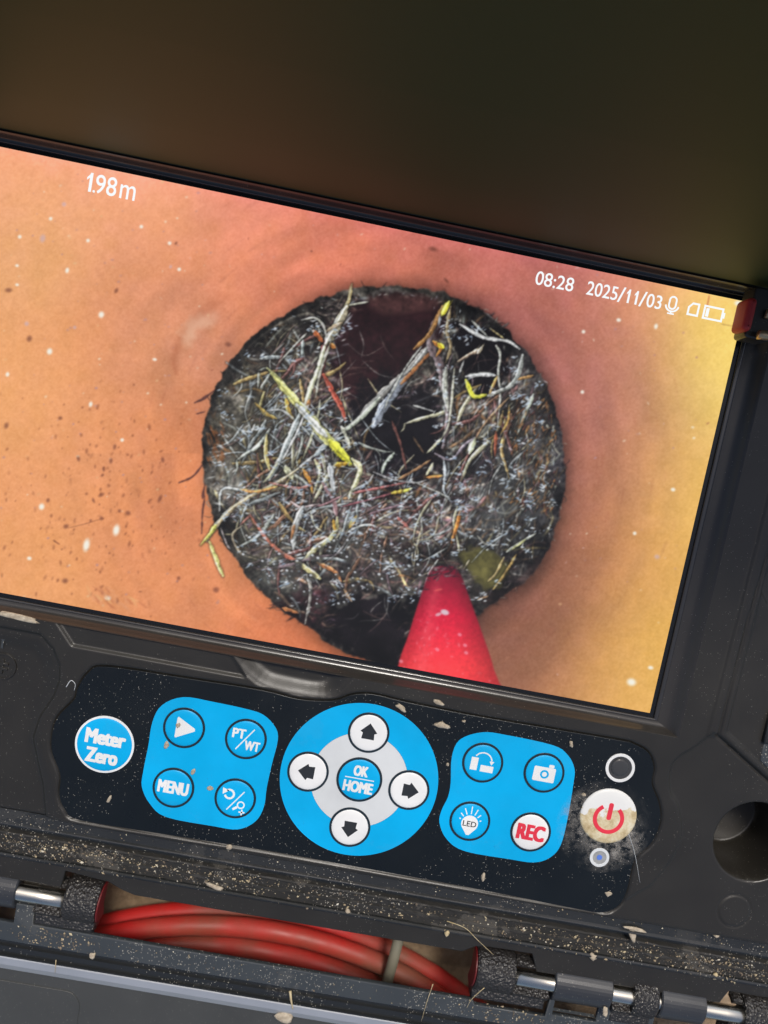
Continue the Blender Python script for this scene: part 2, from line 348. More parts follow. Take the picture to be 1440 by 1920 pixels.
    for k in range(95):
        x = rng.normal(590, 75); y = rng.normal(840, 90)
        if not inside(x, y, 20) or in_void(x, y): continue
        ang = rng.choice([2.05, .95, 1.6, 2.4, -.3]) + rng.normal(0, .2); L = rng.uniform(25, 85); bend = rng.normal(0, .12)
        c_, s_ = math.cos(ang), math.sin(ang)
        stroke(smooth_open([(x - c_ * L / 2, y - s_ * L / 2), (x - s_ * L * bend, y + c_ * L * bend), (x + c_ * L / 2, y + s_ * L / 2)], 4), rng.uniform(2, 5), 1.6, [(196, 200, 188), (170, 176, 178), (206, 190, 140), (140, 104, 96), (190, 150, 90)][rng.integers(5)], .85, 1.2, .6, .35, .2, .4)
    # the matted layer behind is soft and dark between the strands
    for rep_ in range(2):
        p = np.pad(img, ((1, 1), (1, 1), (0, 0)), 'edge')
        bl = (p[:-2, 1:-1] + p[2:, 1:-1] + p[1:-1, :-2] + p[1:-1, 2:] + p[1:-1, 1:-1]) / 5
        img += (bl - img) * (inn_ * .8)[..., None]
    img *= (1 - inn_ * (.02 + .42 * np.clip(1 + sd / 34, 0, 1)))[..., None]
    # fine pale wet roots, thickest in the left centre and along the water line
    for k in range(250):
        if rng.random() < .55: x = rng.normal(575, 85); y = rng.normal(830, 110)
        elif rng.random() < .6: x = rng.normal(660, 130); y = rng.normal(985, 60)
        else: x = rng.normal(930, 60); y = rng.normal(840, 110)
        if not inside(x, y, 18) or in_void(x, y): continue
        ang = (rng.choice([2.05, .95, 1.7, 2.5, -.25]) if x < 760 else 2.0) + rng.normal(0, .3); L = rng.uniform(22, 95); bd = rng.normal(0, .16)
        c_, s_ = math.cos(ang), math.sin(ang)
        p_ = smooth_open([(x - c_ * L / 2, y - s_ * L / 2), (x - s_ * L * bd, y + c_ * L * bd), (x + c_ * L / 2, y + s_ * L / 2)], 4)
        stroke(p_, rng.uniform(1.6, 4.2), 1.3, [(216, 222, 216), (190, 200, 204), (170, 178, 184), (220, 204, 160), (150, 116, 110), (130, 104, 112)][rng.integers(6)], rng.uniform(.6, .95), 1.1, .55, .3, .3, .5)
    # thicker pale, cream and brown roots with side branches
    for k in range(85):
        q_ = rng.random()
        if q_ < .55: x = rng.normal(560, 70); y = rng.normal(830, 95)
        elif q_ < .75: x = rng.normal(900, 55); y = rng.normal(730, 80)
        else: x = rng.normal(640, 110); y = rng.normal(985, 50)
        if not inside(x, y, 30) or in_void(x, y): continue
        ang = (rng.choice([2.05, 2.2, .95, 1.65, -.3, 2.6]) if x < 760 else rng.choice([2.0, 1.75, 2.4])) + rng.normal(0, .22); L = rng.uniform(40, 115); p_ = [(x, y)]
        for s_ in range(4):
            ang += rng.normal(0, .16); x += math.cos(ang) * L / 4; y += math.sin(ang) * L / 4
            if not inside(x, y, 10): break
            p_.append((x, y))
        if len(p_) < 3: continue
        w_ = rng.uniform(4.5, 9.5); co_ = np.array([(190, 196, 186), (206, 200, 166), (166, 172, 172), (150, 108, 84), (128, 82, 76), (186, 156, 100), (196, 206, 206)][rng.integers(7)])
        pp = smooth_open(p_, 5); stroke(pp, w_, w_ * .45, co_, .95, 1.4, .7, .5, .3, .4)
        for s_ in range(2): stroke(pp + rng.normal(0, w_ * .2, 2), 1.4, 1.0, np.clip(co_ * rng.choice([.5, .65, 1.25]), 0, 255), .6, 1.2, .2)
        if rng.random() < .6:
            i_ = rng.integers(1, len(p_)); a2 = ang + rng.choice([-1, 1]) * rng.uniform(.5, 1.1); l2 = rng.uniform(14, 40); bx, by = p_[i_]
            stroke(smooth_open([(bx, by), (bx + l2 * .5 * math.cos(a2), by + l2 * .5 * math.sin(a2)), (bx + l2 * math.cos(a2 + .3), by + l2 * math.sin(a2 + .3))], 4), w_ * .5, 1.2, co_ * .95, .9, 1.2, .6, .3, .2, .4)
    # dim strands hanging inside the openings
    for k in range(34):
        vx, vy, r_ = [(735, 690, 70), (765, 815, 60), (680, 720, 40), (905, 690, 34), (700, 1160, 60)][rng.integers(5)]
        x = vx + rng.normal(0, r_ * .5); y = vy + rng.normal(0, r_ * .5); ang = rng.uniform(0, math.pi); L = rng.uniform(25, 80); bd = rng.normal(0, .2); c_, s_ = math.cos(ang), math.sin(ang)
        if not inside(x, y, 25): continue
        stroke(smooth_open([(x - c_ * L / 2, y - s_ * L / 2), (x - s_ * L * bd, y + c_ * L * bd), (x + c_ * L / 2, y + s_ * L / 2)], 4), rng.uniform(1.6, 3.4), 1.2, [(96, 74, 70), (78, 56, 52), (120, 110, 104), (150, 150, 146)][rng.integers(4)], rng.uniform(.35, .8), 1.5, .5, 0, .1, .5)
    # --- named roots, drawn back to front
    Wh = (214, 220, 208); Gy = (150, 152, 146); Cr = (220, 205, 160); Br = (150, 88, 44); Mn = (104, 48, 46); Ye = (238, 222, 90); Ol = (186, 160, 70); Pu = (118, 92, 102)
    R = [
        # dark maroon roots
        ([(612, 640), (604, 680), (598, 715)], 16, 12, Mn), ([(606, 702), (624, 735), (640, 765), (648, 790)], 11, 7, (150, 66, 50)),
        ([(655, 560), (640, 600), (618, 640)], 12, 14, (96, 80, 62)),
        # thick grey-translucent diagonal root
        ([(812, 640), (775, 690), (738, 720), (700, 755), (668, 790)], 22, 12, (128, 126, 122)), ([(770, 700), (735, 740), (712, 775), (700, 800)], 16, 18, (132, 138, 150)),
        ([(812, 655), (780, 690), (752, 720)], 6, 8, (150, 92, 50)), ([(790, 650), (760, 690), (730, 745), (722, 765)], 4, 3, Gy),
        # central upright stem right of the void
        ([(838, 580), (815, 610), (806, 645), (822, 680), (834, 730), (842, 780), (830, 840)], 18, 14, (96, 80, 82)),
        ([(830, 575), (806, 625), (775, 655)], 12, 6, (132, 92, 48)), ([(845, 575), (838, 620), (845, 650), (836, 680)], 8, 5, (140, 120, 86)),
        ([(836, 690), (834, 730), (840, 770)], 13, 8, (150, 150, 140)), ([(852, 690), (846, 760), (840, 800), (826, 825)], 5, 3, (170, 168, 150)), ([(828, 822), (812, 838), (800, 850)], 6, 4, Cr),
        ([(842, 566), (828, 592)], 10, 8, (206, 188, 60)), ([(812, 640), (826, 652), (818, 668)], 9, 5, (200, 120, 50)), ([(822, 645), (832, 652)], 10, 8, (220, 170, 40)),
        # right hand group
        ([(862, 608), (905, 632), (952, 640), (975, 655)], 8, 6, Wh), ([(885, 602), (915, 632)], 4, 3, Gy), ([(918, 615), (945, 635)], 3, 3, (180, 160, 110)),
        ([(858, 678), (885, 662), (903, 655)], 5, 9, (176, 150, 128)), ([(896, 662), (908, 645)], 8, 3, (190, 176, 150)), ([(870, 676), (862, 698)], 3, 4, Wh),
        ([(874, 706), (905, 702), (930, 704)], 9, 8, Wh), ([(930, 648), (938, 665), (934, 700), (938, 740), (932, 808)], 6, 3, (176, 178, 168)),
        ([(980, 665), (972, 700), (955, 725), (920, 740)], 9, 8, (160, 164, 158)), ([(873, 712), (884, 738), (894, 744), (912, 740)], 9, 9, (240, 226, 60)), ([(915, 742), (945, 728)], 8, 6, (210, 214, 190)),
        ([(918, 738), (932, 706)], 6, 5, (190, 150, 90)), ([(1000, 704), (970, 712)], 7, 4, (140, 104, 60)), ([(955, 745), (930, 770), (905, 800), (880, 845)], 4, 3, (150, 120, 90)), ([(955, 760), (952, 790), (938, 815)], 4, 3, (196, 150, 80)),
        ([(1000, 740), (985, 775), (970, 815)], 9, 4, (168, 176, 160)), ([(890, 822), (880, 850)], 13, 8, (190, 196, 160)), ([(930, 810), (928, 855)], 7, 4, (160, 80, 54)), ([(775, 760), (815, 772)], 4, 2.5, Wh),
        # thin strokes across the centre
        ([(735, 790), (750, 830), (762, 880)], 6, 4, (92, 56, 50)), ([(775, 820), (795, 850)], 5, 3, (80, 62, 46)), ([(738, 850), (722, 870), (716, 888)], 9, 5, (176, 188, 170)),
        ([(700, 885), (740, 900), (780, 905), (800, 900)], 4, 2.5, (170, 168, 170)), ([(832, 860), (834, 890), (832, 920), (845, 940)], 6, 3, (170, 178, 184)), ([(780, 905), (825, 925), (845, 935)], 3, 2, Gy),
        # the pale leafy root and its fellows, left
        ([(660, 532), (655, 560), (645, 585)], 3, 8, (190, 170, 120)), ([(655, 572), (690, 566)], 4, 3, (190, 190, 170)), ([(650, 575), (632, 610), (612, 645)], 14, 18, (188, 178, 150)),
        ([(640, 605), (610, 622)], 8, 5, (176, 150, 120)), ([(612, 630), (606, 610), (590, 596), (565, 600)], 4, 3, (200, 196, 180)), ([(588, 620), (604, 640)], 9, 8, (160, 84, 44)), ([(618, 645), (628, 652)], 12, 8, (170, 104, 44)),
        ([(608, 650), (598, 690), (580, 735), (566, 790)], 12, 8, (190, 192, 160)), ([(620, 640), (600, 700), (592, 745)], 4, 5, (176, 176, 160)), ([(518, 685), (560, 640), (575, 625)], 3, 3, (170, 172, 160)), ([(568, 638), (566, 668)], 7, 5, (150, 160, 158)),
        ([(484, 695), (500, 690), (506, 700), (490, 730)], 3, 4, (150, 156, 146)), ([(485, 698), (484, 728)], 5, 3, (176, 180, 168)), ([(508, 698), (488, 728)], 4, 3, (190, 196, 184)),
        ([(500, 690), (525, 712), (548, 745), (568, 765)], 5, 9, (226, 216, 130)), ([(580, 560 + 190), (572, 780)], 7, 6, (140, 96, 56)), ([(535, 745), (542, 772), (552, 790)], 9, 5, (196, 158, 70)),
        ([(495, 735), (488, 765), (500, 780)], 6, 5, (176, 164, 110)), ([(500, 770), (530, 770), (560, 795), (580, 815), (592, 840)], 4, 3, (190, 196, 196)), ([(472, 810), (478, 795)], 4, 3, Wh), ([(478, 755), (500, 775), (518, 785)], 4, 8, (170, 140, 70)),
        ([(600, 750), (596, 780), (580, 830), (568, 860)], 4, 5, (196, 196, 160)), ([(565, 770), (545, 815), (525, 860), (505, 900)], 13, 9, (186, 196, 196)), ([(578, 760), (556, 812), (530, 862)], 4, 4, (214, 220, 216)), ([(520, 868), (505, 892), (494, 905)], 6, 5, (200, 196, 160)),
        ([(712, 745), (680, 780), (640, 812)], 9, 9, (186, 194, 176)), ([(640, 812), (600, 845), (556, 880)], 7, 5, (200, 206, 196)), ([(646, 818), (610, 835), (590, 855)], 7, 12, (170, 182, 188)),
        ([(508, 700), (535, 730), (562, 762), (595, 800), (625, 835), (656, 870)], 12, 22, (240, 228, 120)), ([(556, 758), (585, 790), (612, 818)], 12, 12, (226, 240, 216)), ([(618, 826), (640, 850), (656, 869)], 19, 14, (250, 230, 60)), ([(632, 850), (652, 868)], 6, 5, (222, 200, 40)),
        ([(630, 872), (652, 868)], 12, 9, (196, 150, 44)), ([(535, 875), (548, 898)], 14, 12, (220, 220, 160)), ([(568, 880), (582, 905), (586, 925)], 8, 4, (206, 130, 50)), ([(590, 862), (600, 885), (588, 925)], 7, 4, (196, 190, 150)),
        ([(618, 870), (622, 895), (628, 925)], 14, 6, (170, 174, 178)), ([(660, 860), (675, 880), (660, 920), (654, 935)], 12, 6, (206, 196, 150)), ([(640, 800), (648, 815), (656, 838)], 9, 6, (190, 190, 170)), ([(500, 815), (498, 850), (505, 880)], 8, 6, (196, 176, 110)),
        # long arching root to the left edge and its branch
        ([(560, 878), (520, 905), (470, 930), (430, 958), (402, 990), (388, 1015)], 7, 10, (206, 176, 140)), ([(404, 985), (395, 1000), (376, 1022)], 12, 4, (226, 206, 90)), ([(392, 1015), (404, 1045), (418, 1080)], 7, 8, (222, 210, 120)),
        ([(412, 958), (413, 925), (424, 915), (450, 918), (490, 918)], 3.5, 5, (180, 184, 182)), ([(450, 918), (480, 922), (520, 912)], 6, 6, (196, 140, 80)), ([(505, 905), (560, 915), (590, 905)], 5, 4, (170, 110, 100)),
        ([(414, 990), (425, 1020), (432, 1030)], 3, 3, (160, 150, 150)), ([(470, 965), (450, 985)], 6, 3, (156, 100, 90)), ([(470, 968), (500, 1010), (530, 1038), (555, 1050)], 6, 8, (168, 96, 76)),
        ([(455, 985), (437, 1000), (440, 1020), (455, 1040), (480, 1048)], 4, 4, (140, 128, 108)), ([(545, 940), (560, 950), (572, 950), (600, 945)], 4, 4, (190, 170, 170)), ([(568, 950), (552, 990), (550, 1030)], 13, 9, (160, 162, 160)),
        ([(552, 985), (546, 1010)], 6, 5, (150, 100, 60)), ([(605, 905), (625, 940), (632, 970)], 7, 8, (130, 98, 100)), ([(632, 970), (630, 990), (618, 1010), (590, 1030), (570, 1050)], 9, 10, (190, 184, 130)), ([(625, 975), (628, 995)], 7, 7, (170, 130, 50)),
        ([(582, 958), (590, 985), (606, 998)], 4, 3, (176, 172, 150)), ([(665, 975), (655, 1005), (635, 1035), (608, 1055)], 5, 3, (136, 132, 134)), ([(668, 968), (655, 990)], 8, 5, (190, 150, 70)), ([(490, 1068), (540, 1060), (590, 1045), (630, 1040)], 5, 4, (130, 112, 118)),
        ([(555, 1052), (580, 1070), (600, 1085)], 9, 10, (206, 186, 130)), ([(575, 1078), (582, 1100), (580, 1130), (572, 1170)], 7, 6, (150, 146, 140)), ([(595, 1055), (625, 1070), (640, 1090)], 9, 5, (170, 110, 66)), ([(645, 1105), (660, 1128)], 5, 4, (150, 120, 90)),
        ([(530, 1140), (560, 1150)], 7, 5, (170, 104, 60)), ([(700, 890), (690, 905), (660, 920)], 4, 4, (180, 180, 180)), ([(660, 925), (710, 915), (760, 905)], 5, 4, (140, 82, 80)), ([(640, 950), (700, 935), (770, 915)], 4, 3, (120, 70, 76)),
        ([(735, 925), (770, 918)], 9, 6, (180, 150, 50)), ([(755, 922), (772, 915)], 5, 4, (226, 214, 80)), ([(640, 930), (610, 945), (590, 950)], 4, 3, (150, 110, 116)), ([(690, 965), (720, 955), (760, 945)], 5, 4, (120, 96, 104)), ([(800, 895), (830, 892)], 6, 4, (196, 130, 66)),
        ([(745, 900), (780, 880), (808, 862)], 6, 4, (150, 110, 76)), ([(800, 890), (812, 868)], 7, 4, (196, 190, 150)), ([(700, 985), (680, 985), (655, 995)], 5, 4, (176, 180, 176)), ([(815, 850), (845, 862), (870, 835), (890, 820)], 5, 4, (130, 120, 130)),
        ([(862, 960), (855, 990), (846, 1018)], 9, 6, (176, 106, 40)), ([(745, 970), (765, 988)], 7, 5, (150, 88, 80)),
        # lower right strands in the murky water
        ([(895, 1005), (910, 1020), (935, 1022)], 4, 3, (130, 128, 120)), ([(950, 1035), (975, 1018), (1005, 1000)], 7, 4, (170, 174, 160)), ([(985, 1012), (960, 1030)], 5, 4, (196, 196, 130)), ([(945, 1045), (930, 1075), (915, 1090)], 5, 4, (160, 140, 96)),
        ([(968, 1040), (945, 1078), (925, 1105)], 6, 5, (172, 140, 80)), ([(915, 1118), (895, 1125)], 5, 3, (140, 110, 80)), ([(880, 1050), (868, 1070)], 3, 2, (150, 140, 120)),
    ]
    for pts, w0, w1, col in R:
        q = smooth_open(pts, 5)
        stroke(q, w0 * .92, w1 * .92, np.clip(np.array(col) * 1.26 + 10, 0, 255), .97, 1.4, .6, .45, .28 if max(w0, w1) > 7 else .12, .45)
        # fibres along the strand
        for s in range(int(max(w0, w1) / 4)):
            off = rng.normal(0, max(w0, w1) * .22, 2)
            stroke(q + off, 1.6, 1.2, np.clip(np.array(col) * rng.choice([.55, .7, 1.2]), 0, 255), .5, 1.2, .2)
    # brown matting and orange flecks at the right rim
    for k in range(170):
        x = rng.uniform(960, 1050); y = rng.uniform(740, 960)
        if not inside(x, y): continue
        L = rng.uniform(8, 22); an = 2.0 + rng.normal(0, .35)
        stroke([(x, y), (x + L * math.cos(an), y + L * math.sin(an))], rng.uniform(2, 4), 1.4, [(150, 100, 60), (120, 92, 66), (166, 120, 76), (150, 150, 138), (96, 60, 56)][rng.integers(5)], .8, 1.2, .7, .2)
    for k in range(30):
        x = rng.uniform(385, 420); y = rng.uniform(790, 860)
        stroke([(x, y), (x + 6, y + 16)], 4, 2, (150, 90, 50), .5, 1.5, .4)
    # wet glints
    for k in range(800):
        for tries in range(8):
            x = rng.uniform(385, 1055); y = rng.uniform(550, 1150)
            if inside(x, y, 8) and not in_void(x, y): break
        else: continue
        if y > 1080 and rng.random() < .6: continue
        r = rng.uniform(.6, 1.3) if rng.random() < .9 else rng.uniform(1.5, 2.6)
        col = [(226, 236, 244), (200, 214, 226), (250, 252, 250), (170, 184, 200)][rng.integers(4)]
        blob(x, y, r * rng.uniform(1.5, 4.5), r * .8, rng.uniform(-.9, .9) if x < 800 else 2.0 + rng.normal(0, .4), col, rng.uniform(.25, .85), 1.1)
    for k in range(300):
        for tries in range(8):
            x = rng.uniform(400, 1040); y = rng.uniform(900, 1130) if rng.random() < .62 else rng.uniform(600, 900)
            if inside(x, y, 10) and not in_void(x, y): break
        else: continue
        for q_ in range(rng.integers(3, 9)):
            blob(x + rng.normal(0, 6), y + rng.normal(0, 4), rng.uniform(1.0, 5.0), rng.uniform(.7, 1.5), rng.uniform(-.7, .7), [(244, 250, 255), (206, 222, 236), (160, 180, 204)][rng.integers(3)], rng.uniform(.55, 1), .9)
    for k in range(70):      # bubbles low in the water
        x = rng.uniform(440, 800); y = rng.uniform(1010, 1140)
        if not inside(x, y, 10): continue
        r = rng.uniform(4, 9)
        blob(x, y, r, r, 0, (46, 44, 44), .6, .5); blob(x, y + r * .3, r * .8, r * .6, 0, (92, 92, 84), .35, .8); blob(x - r * .3, y - r * .4, r * .32, r * .22, .4, (236, 242, 250), .95, .8)
    # --- red push cable entering from below
    cone = smooth_closed([(806, 1072), (822, 1062), (848, 1062), (862, 1074), (880, 1120), (905, 1190), (926, 1255), (936, 1330), (742, 1330), (746, 1250), (766, 1190), (786, 1125)], 4)
    i0, i1, j0, j1 = window(720, 1040, 960, 1360); sl = (slice(j0, j1), slice(i0, i1))
    d = poly_sdf(U[sl], V[sl], cone); a = np.clip(-d / 3 + .5, 0, 1)
    t = np.clip((V[sl] - 1062) / 190, 0, 1)[..., None]; ax = 834 + (V[sl] - 1062) * .02; hw = 30 + (V[sl] - 1062) * .33
    s = np.clip((U[sl] - ax) / hw, -1, 1)
    c0 = np.array([112, 22, 44]) / 255.; c1 = np.array([214, 32, 62]) / 255.; c2 = np.array([255, 66, 72]) / 255.
    col = np.where(t < .5, c0 + (c1 - c0) * t * 2, c1 + (c2 - c1) * (t * 2 - 1))
    col = col * (1.05 - .32 * np.abs(s + .1) ** 2.2)[..., None] * (1 + .10 * n3[sl] + .08 * n4[sl])[..., None]
    img[sl] += (col - img[sl]) * a[..., None]
    for k in range(60):
        v = rng.uniform(1150, 1300); u = 834 + rng.normal(-20, 45)
        if abs(u - 836) < 28 + (v - 1062) * .3: blob(u, v, rng.uniform(1, 4), rng.uniform(1, 2.5), rng.uniform(0, 3), (255, 150, 160), rng.uniform(.15, .5), 1)
    stroke(smooth_open([(822, 1085), (808, 1150), (790, 1250), (785, 1300)]), 10, 34, (255, 110, 116), .30, 22, 0)
    for k in range(60):
        x = rng.normal(832, 34); y = rng.normal(1066, 9) + abs(x - 832) * .5; L = rng.uniform(6, 22); an = rng.normal(-.2, .6)
        stroke([(x, y), (x + L * math.cos(an), y + L * math.sin(an))], rng.uniform(2, 4), 1.2, [(58, 48, 50), (88, 76, 74), (40, 32, 36), (130, 124, 122)][rng.integers(4)], .7, 1.4, .6)
    blob(834, 1148, 8, 5, .3, (222, 210, 220), .9); blob(822, 1152, 6, 3, -.3, (226, 190, 200), .8); blob(822, 1106, 8, 2, -.2, (240, 110, 100), .6)
    for x, y in [(872, 1210), (874, 1224), (820, 1218), (752, 1240), (760, 1262), (862, 1190)]: blob(x, y, 4, 3, .5, (250, 170, 190), .6)
    k5 = (.25, .5, .25)
    p = np.pad(img, ((1, 1), (0, 0), (0, 0)), 'edge'); img = k5[0] * p[:-2] + k5[1] * p[1:-1] + k5[2] * p[2:]
    p = np.pad(img, ((0, 0), (1, 1), (0, 0)), 'edge'); img = k5[0] * p[:, :-2] + k5[1] * p[:, 1:-1] + k5[2] * p[:, 2:]
    return np.clip(img, 0, 1)
# ------------------------------------------------------------------ materials
def srgb(r, g, b):
    f = lambda c: (c / 255 / 12.92) if c / 255 <= .04045 else ((c / 255 + .055) / 1.055) ** 2.4
    return (f(r), f(g), f(b), 1)

class NT:
    def __init__(s, name):
        s.m = bpy.data.materials.new(name); s.m.use_nodes = True; s.t = s.m.node_tree; s.t.nodes.clear()
        s.out = s.n('ShaderNodeOutputMaterial'); s.b = s.n('ShaderNodeBsdfPrincipled'); s.l(s.b.outputs[0], s.out.inputs[0])
    def n(s, t, **kw):
        x = s.t.nodes.new(t)
        for k, v in kw.items(): setattr(x, k, v)
        return x
    def l(s, a, b): s.t.links.new(a, b)
    def coord(s, scale=(1, 1, 1), rot=0, src='Object'):
        c = s.n('ShaderNodeTexCoord'); m = s.n('ShaderNodeMapping'); m.inputs['Scale'].default_value = scale; m.inputs['Rotation'].default_value = (0, 0, rot)
        s.l(c.outputs[src], m.inputs[0]); return m.outputs[0]
    def noise(s, scale, detail=3, vec=None, rough=.5):
        x = s.n('ShaderNodeTexNoise'); x.inputs['Scale'].default_value = scale; x.inputs['Detail'].default_value = detail; x.inputs['Roughness'].default_value = rough
        s.l(vec or s.coord(), x.inputs['Vector']); return x.outputs['Fac']
    def ramp(s, fac, stops):
        r = s.n('ShaderNodeValToRGB'); e = r.color_ramp.elements
        while len(e) < len(stops): e.new(.5)
        for i, (p, c) in enumerate(stops): e[i].position = p; e[i].color = c if len(c) == 4 else (*c, 1)
        s.l(fac, r.inputs[0]); return r.outputs[0]
    def math(s, op, a, b=None):
        x = s.n('ShaderNodeMath', operation=op)
        for i, v in enumerate((a, b)):
            if v is None: continue
            if isinstance(v, (int, float)): x.inputs[i].default_value = v
            else: s.l(v, x.inputs[i])
        return x.outputs[0]
    def mix(s, fac, a, b):
        x = s.n('ShaderNodeMix', data_type='RGBA')
        for sock, v in ((x.inputs[0], fac), (x.inputs[6], a), (x.inputs[7], b)):
            if isinstance(v, (int, float, tuple)): sock.default_value = v
            else: s.l(v, sock)
        return x.outputs[2]
    def bump(s, h, strength=.3, dist=.0002):
        x = s.n('ShaderNodeBump'); x.inputs['Strength'].default_value = strength; x.inputs['Distance'].default_value = dist
        s.l(h, x.inputs['Height']); s.l(x.outputs[0], s.b.inputs['Normal'])
    def set(s, **kw):
        for k, v in kw.items():
            sock = s.b.inputs[k.replace('_', ' ')]
            if isinstance(v, (int, float, tuple)): sock.default_value = v
            else: s.l(v, sock)
        return s

def dust_mask(n, density=1.0):
    """tiny pale lint flecks, elongated, two directions and sizes; thicker in patches"""
    tot = None
    for scale, rot, st, thr in ((420, .5, (1, 2.6, 1), .075), (820, -.9, (2.4, 1, 1), .11), (210, .2, (1.5, 1, 1), .035)):
        v = n.n('ShaderNodeTexVoronoi'); v.inputs['Scale'].default_value = scale
        n.l(n.coord(st, rot), v.inputs['Vector'])
        k = n.math('LESS_THAN', v.outputs['Distance'], thr * density)
        tot = k if tot is None else n.math('MAXIMUM', tot, k)
    patch = n.noise(34, 2)
    gate = n.math('GREATER_THAN', n.math('ADD', patch, n.math('MULTIPLY', n.noise(900, 1), .35)), .66)
    return n.math('MULTIPLY', tot, gate)

def plastic(name, base, rough, dust=1.0, grain=(2600, .12), film=.0, spec=.5):
    n = NT(name)
    c = n.mix(n.noise(60, 4), (*[x * .8 for x in base], 1), (*[x * 1.25 for x in base], 1))
    if film:
        c = n.mix(n.math('MULTIPLY', n.math('GREATER_THAN', n.noise(45, 6, rough=.7), .58), film), c, (.22, .2, .17, 1))
    if dust:
        d = dust_mask(n, dust); c = n.mix(n.math('MULTIPLY', d, .75), c, (.5, .47, .4, 1))
    r = n.ramp(n.noise(90, 4), [(.3, (rough * .85,) * 3), (.7, (rough * 1.2,) * 3)])
    n.set(Base_Color=c, Roughness=r); n.b.inputs['Specular IOR Level'].default_value = spec
    if grain: n.bump(n.noise(grain[0], 2), grain[1], .0001)
    return n.m

M = {}
M['shell'] = plastic('black_case_plastic', (.021, .0188, .015), .36, .7, (3000, .25))
n = NT('black_hood_sheet'); n.set(Base_Color=(.029, .044, .009, 1), Roughness=.62); n.bump(n.noise(900, 2), .06, .0001); M['hood'] = n.m
M['bezel'] = plastic('glossy_black_bezel', (.034, .031, .028), .22, .5, None)
M['membrane'] = plastic('black_membrane_film', (.0045, .0065, .0075), .30, 1.0, (1800, .05), 0, .45)
M['lip'] = plastic('dusty_black_lip', (.018, .0195, .020), .24, 1.3, (2500, .2), .06)
M['gasket'] = plastic('dusty_rubber_gasket', (.016, .015, .013), .7, 1.6, (1700, .6), .18)
M['base'] = plastic('grey_black_base_plastic', (.040, .046, .050), .42, 1.6, (2500, .2), .08)
M['base_panel'] = plastic('satin_grey_panel', (.050, .051, .048), .38, .6, (1300, .1))
M['knuckle'] = plastic('smooth_hinge_plastic', (.030, .032, .036), .33, .8, (3000, .3))
M['dark'] = plastic('dark_recess_plastic', (.012, .012, .012), .5, .6, None)
M['ring'] = plastic('dark_ring_print', (.012, .022, .03), .3, 0, None)
M['blue'] = plastic('blue_print', (.0, .375, .72), .45, .25, (1800, .05), .02, .25)
M['white'] = plastic('white_print', (.76, .76, .74), .4, .0, (1800, .05))
M['off'] = plastic('off_white_print', (.60, .62, .62), .4, .3, (1800, .05), .03)
M['red_print'] = plastic('red_print', (.70, .035, .06), .4, .0, None)
M['black_print'] = plastic('black_print', (.02, .022, .025), .4, .0, None)
M['reflected_red'] = plastic('reflected_red', (.13, .009, .010), .5, .0, None)  # red of the cable mirrored in the knuckle ends, given as flat colour
M['red_tab'] = plastic('red_tab_rubber', (.36, .02, .02), .5, .0, None)
n = NT('leather_grain_plastic'); v = n.n('ShaderNodeTexVoronoi'); v.inputs['Scale'].default_value = 1100
n.l(n.coord(), v.inputs['Vector'])
n.set(Base_Color=n.mix(n.math('MULTIPLY', dust_mask(n, 1.4), .8), (.024, .022, .021, 1), (.5, .47, .4, 1)), Roughness=.36)
n.bump(n.math('ADD', v.outputs['Distance'], n.noise(1400, 2)), .9, .0005); M['leather'] = n.m
M['edge'] = plastic('polished_black_edge', (.028, .026, .024), .15, .0, None, 0, .8)
n = NT('steel_pin'); n.set(Base_Color=(.62, .59, .52, 1), Metallic=1.0, Roughness=n.ramp(n.noise(300, 3, n.coord((.2, 3, 3))), [(.3, (.16,) * 3), (.7, (.36,) * 3)])); M['steel'] = n.m
n = NT('brass_screw'); n.set(Base_Color=(.55, .42, .24, 1), Metallic=.8, Roughness=.4); M['brass'] = n.m
n = NT('sky_sheen_bevel'); n.set(Base_Color=n.mix(n.noise(50, 5), (.36, .38, .41, 1), (.52, .54, .57, 1)), Metallic=.45, Roughness=.3); M['strip'] = n.m  # pale metallic colour stands in for sky sheen on a glossy black bevel
n = NT('stained_power_cap')
yy = n.n('ShaderNodeSeparateXYZ'); n.l(n.coord(), yy.inputs[0])
edge = n.math('ADD', n.math('MULTIPLY', n.math('ADD', yy.outputs['Y'], .0930), -260), n.math('MULTIPLY', n.math('SUBTRACT', n.noise(230, 4), .5), 3.2))
edge = n.math('ADD', edge, n.math('MULTIPLY', n.math('SUBTRACT', yy.outputs['X'], .104), 60))
n.set(Base_Color=n.mix(n.ramp(edge, [(.0, (0, 0, 0)), (.12, (1, 1, 1))]), (.74, .74, .71, 1), n.ramp(n.noise(330, 6, rough=.7), [(.3, (.34, .24, .11)), (.5, (.60, .49, .29)), (.66, (.72, .66, .48))])), Roughness=.45)
n.bump(n.noise(700, 4), .2, .0002); M['power'] = n.m
n = NT('dried_glue_film')
vd = n.n('ShaderNodeVectorMath', operation='DISTANCE'); n.l(n.coord(), vd.inputs[0]); vd.inputs[1].default_value = (.1035, -.0985, .0038)
fall = n.ramp(n.math('MULTIPLY', vd.outputs['Value'], 55), [(.40, (1, 1, 1)), (.62, (.55, .55, .55)), (.82, (0, 0, 0))])
fac = n.math('MULTIPLY', fall, n.math('MULTIPLY', n.ramp(n.noise(330, 9, rough=.72), [(.42, (0, 0, 0)), (.66, (.8, .8, .8))]), n.ramp(n.noise(70, 3), [(.38, (.1, .1, .1)), (.58, (1, 1, 1))])))
n.set(Base_Color=(.50, .47, .42, 1), Roughness=.4, Alpha=fac); n.bump(n.noise(800, 4), .3, .0002); M['glue'] = n.m
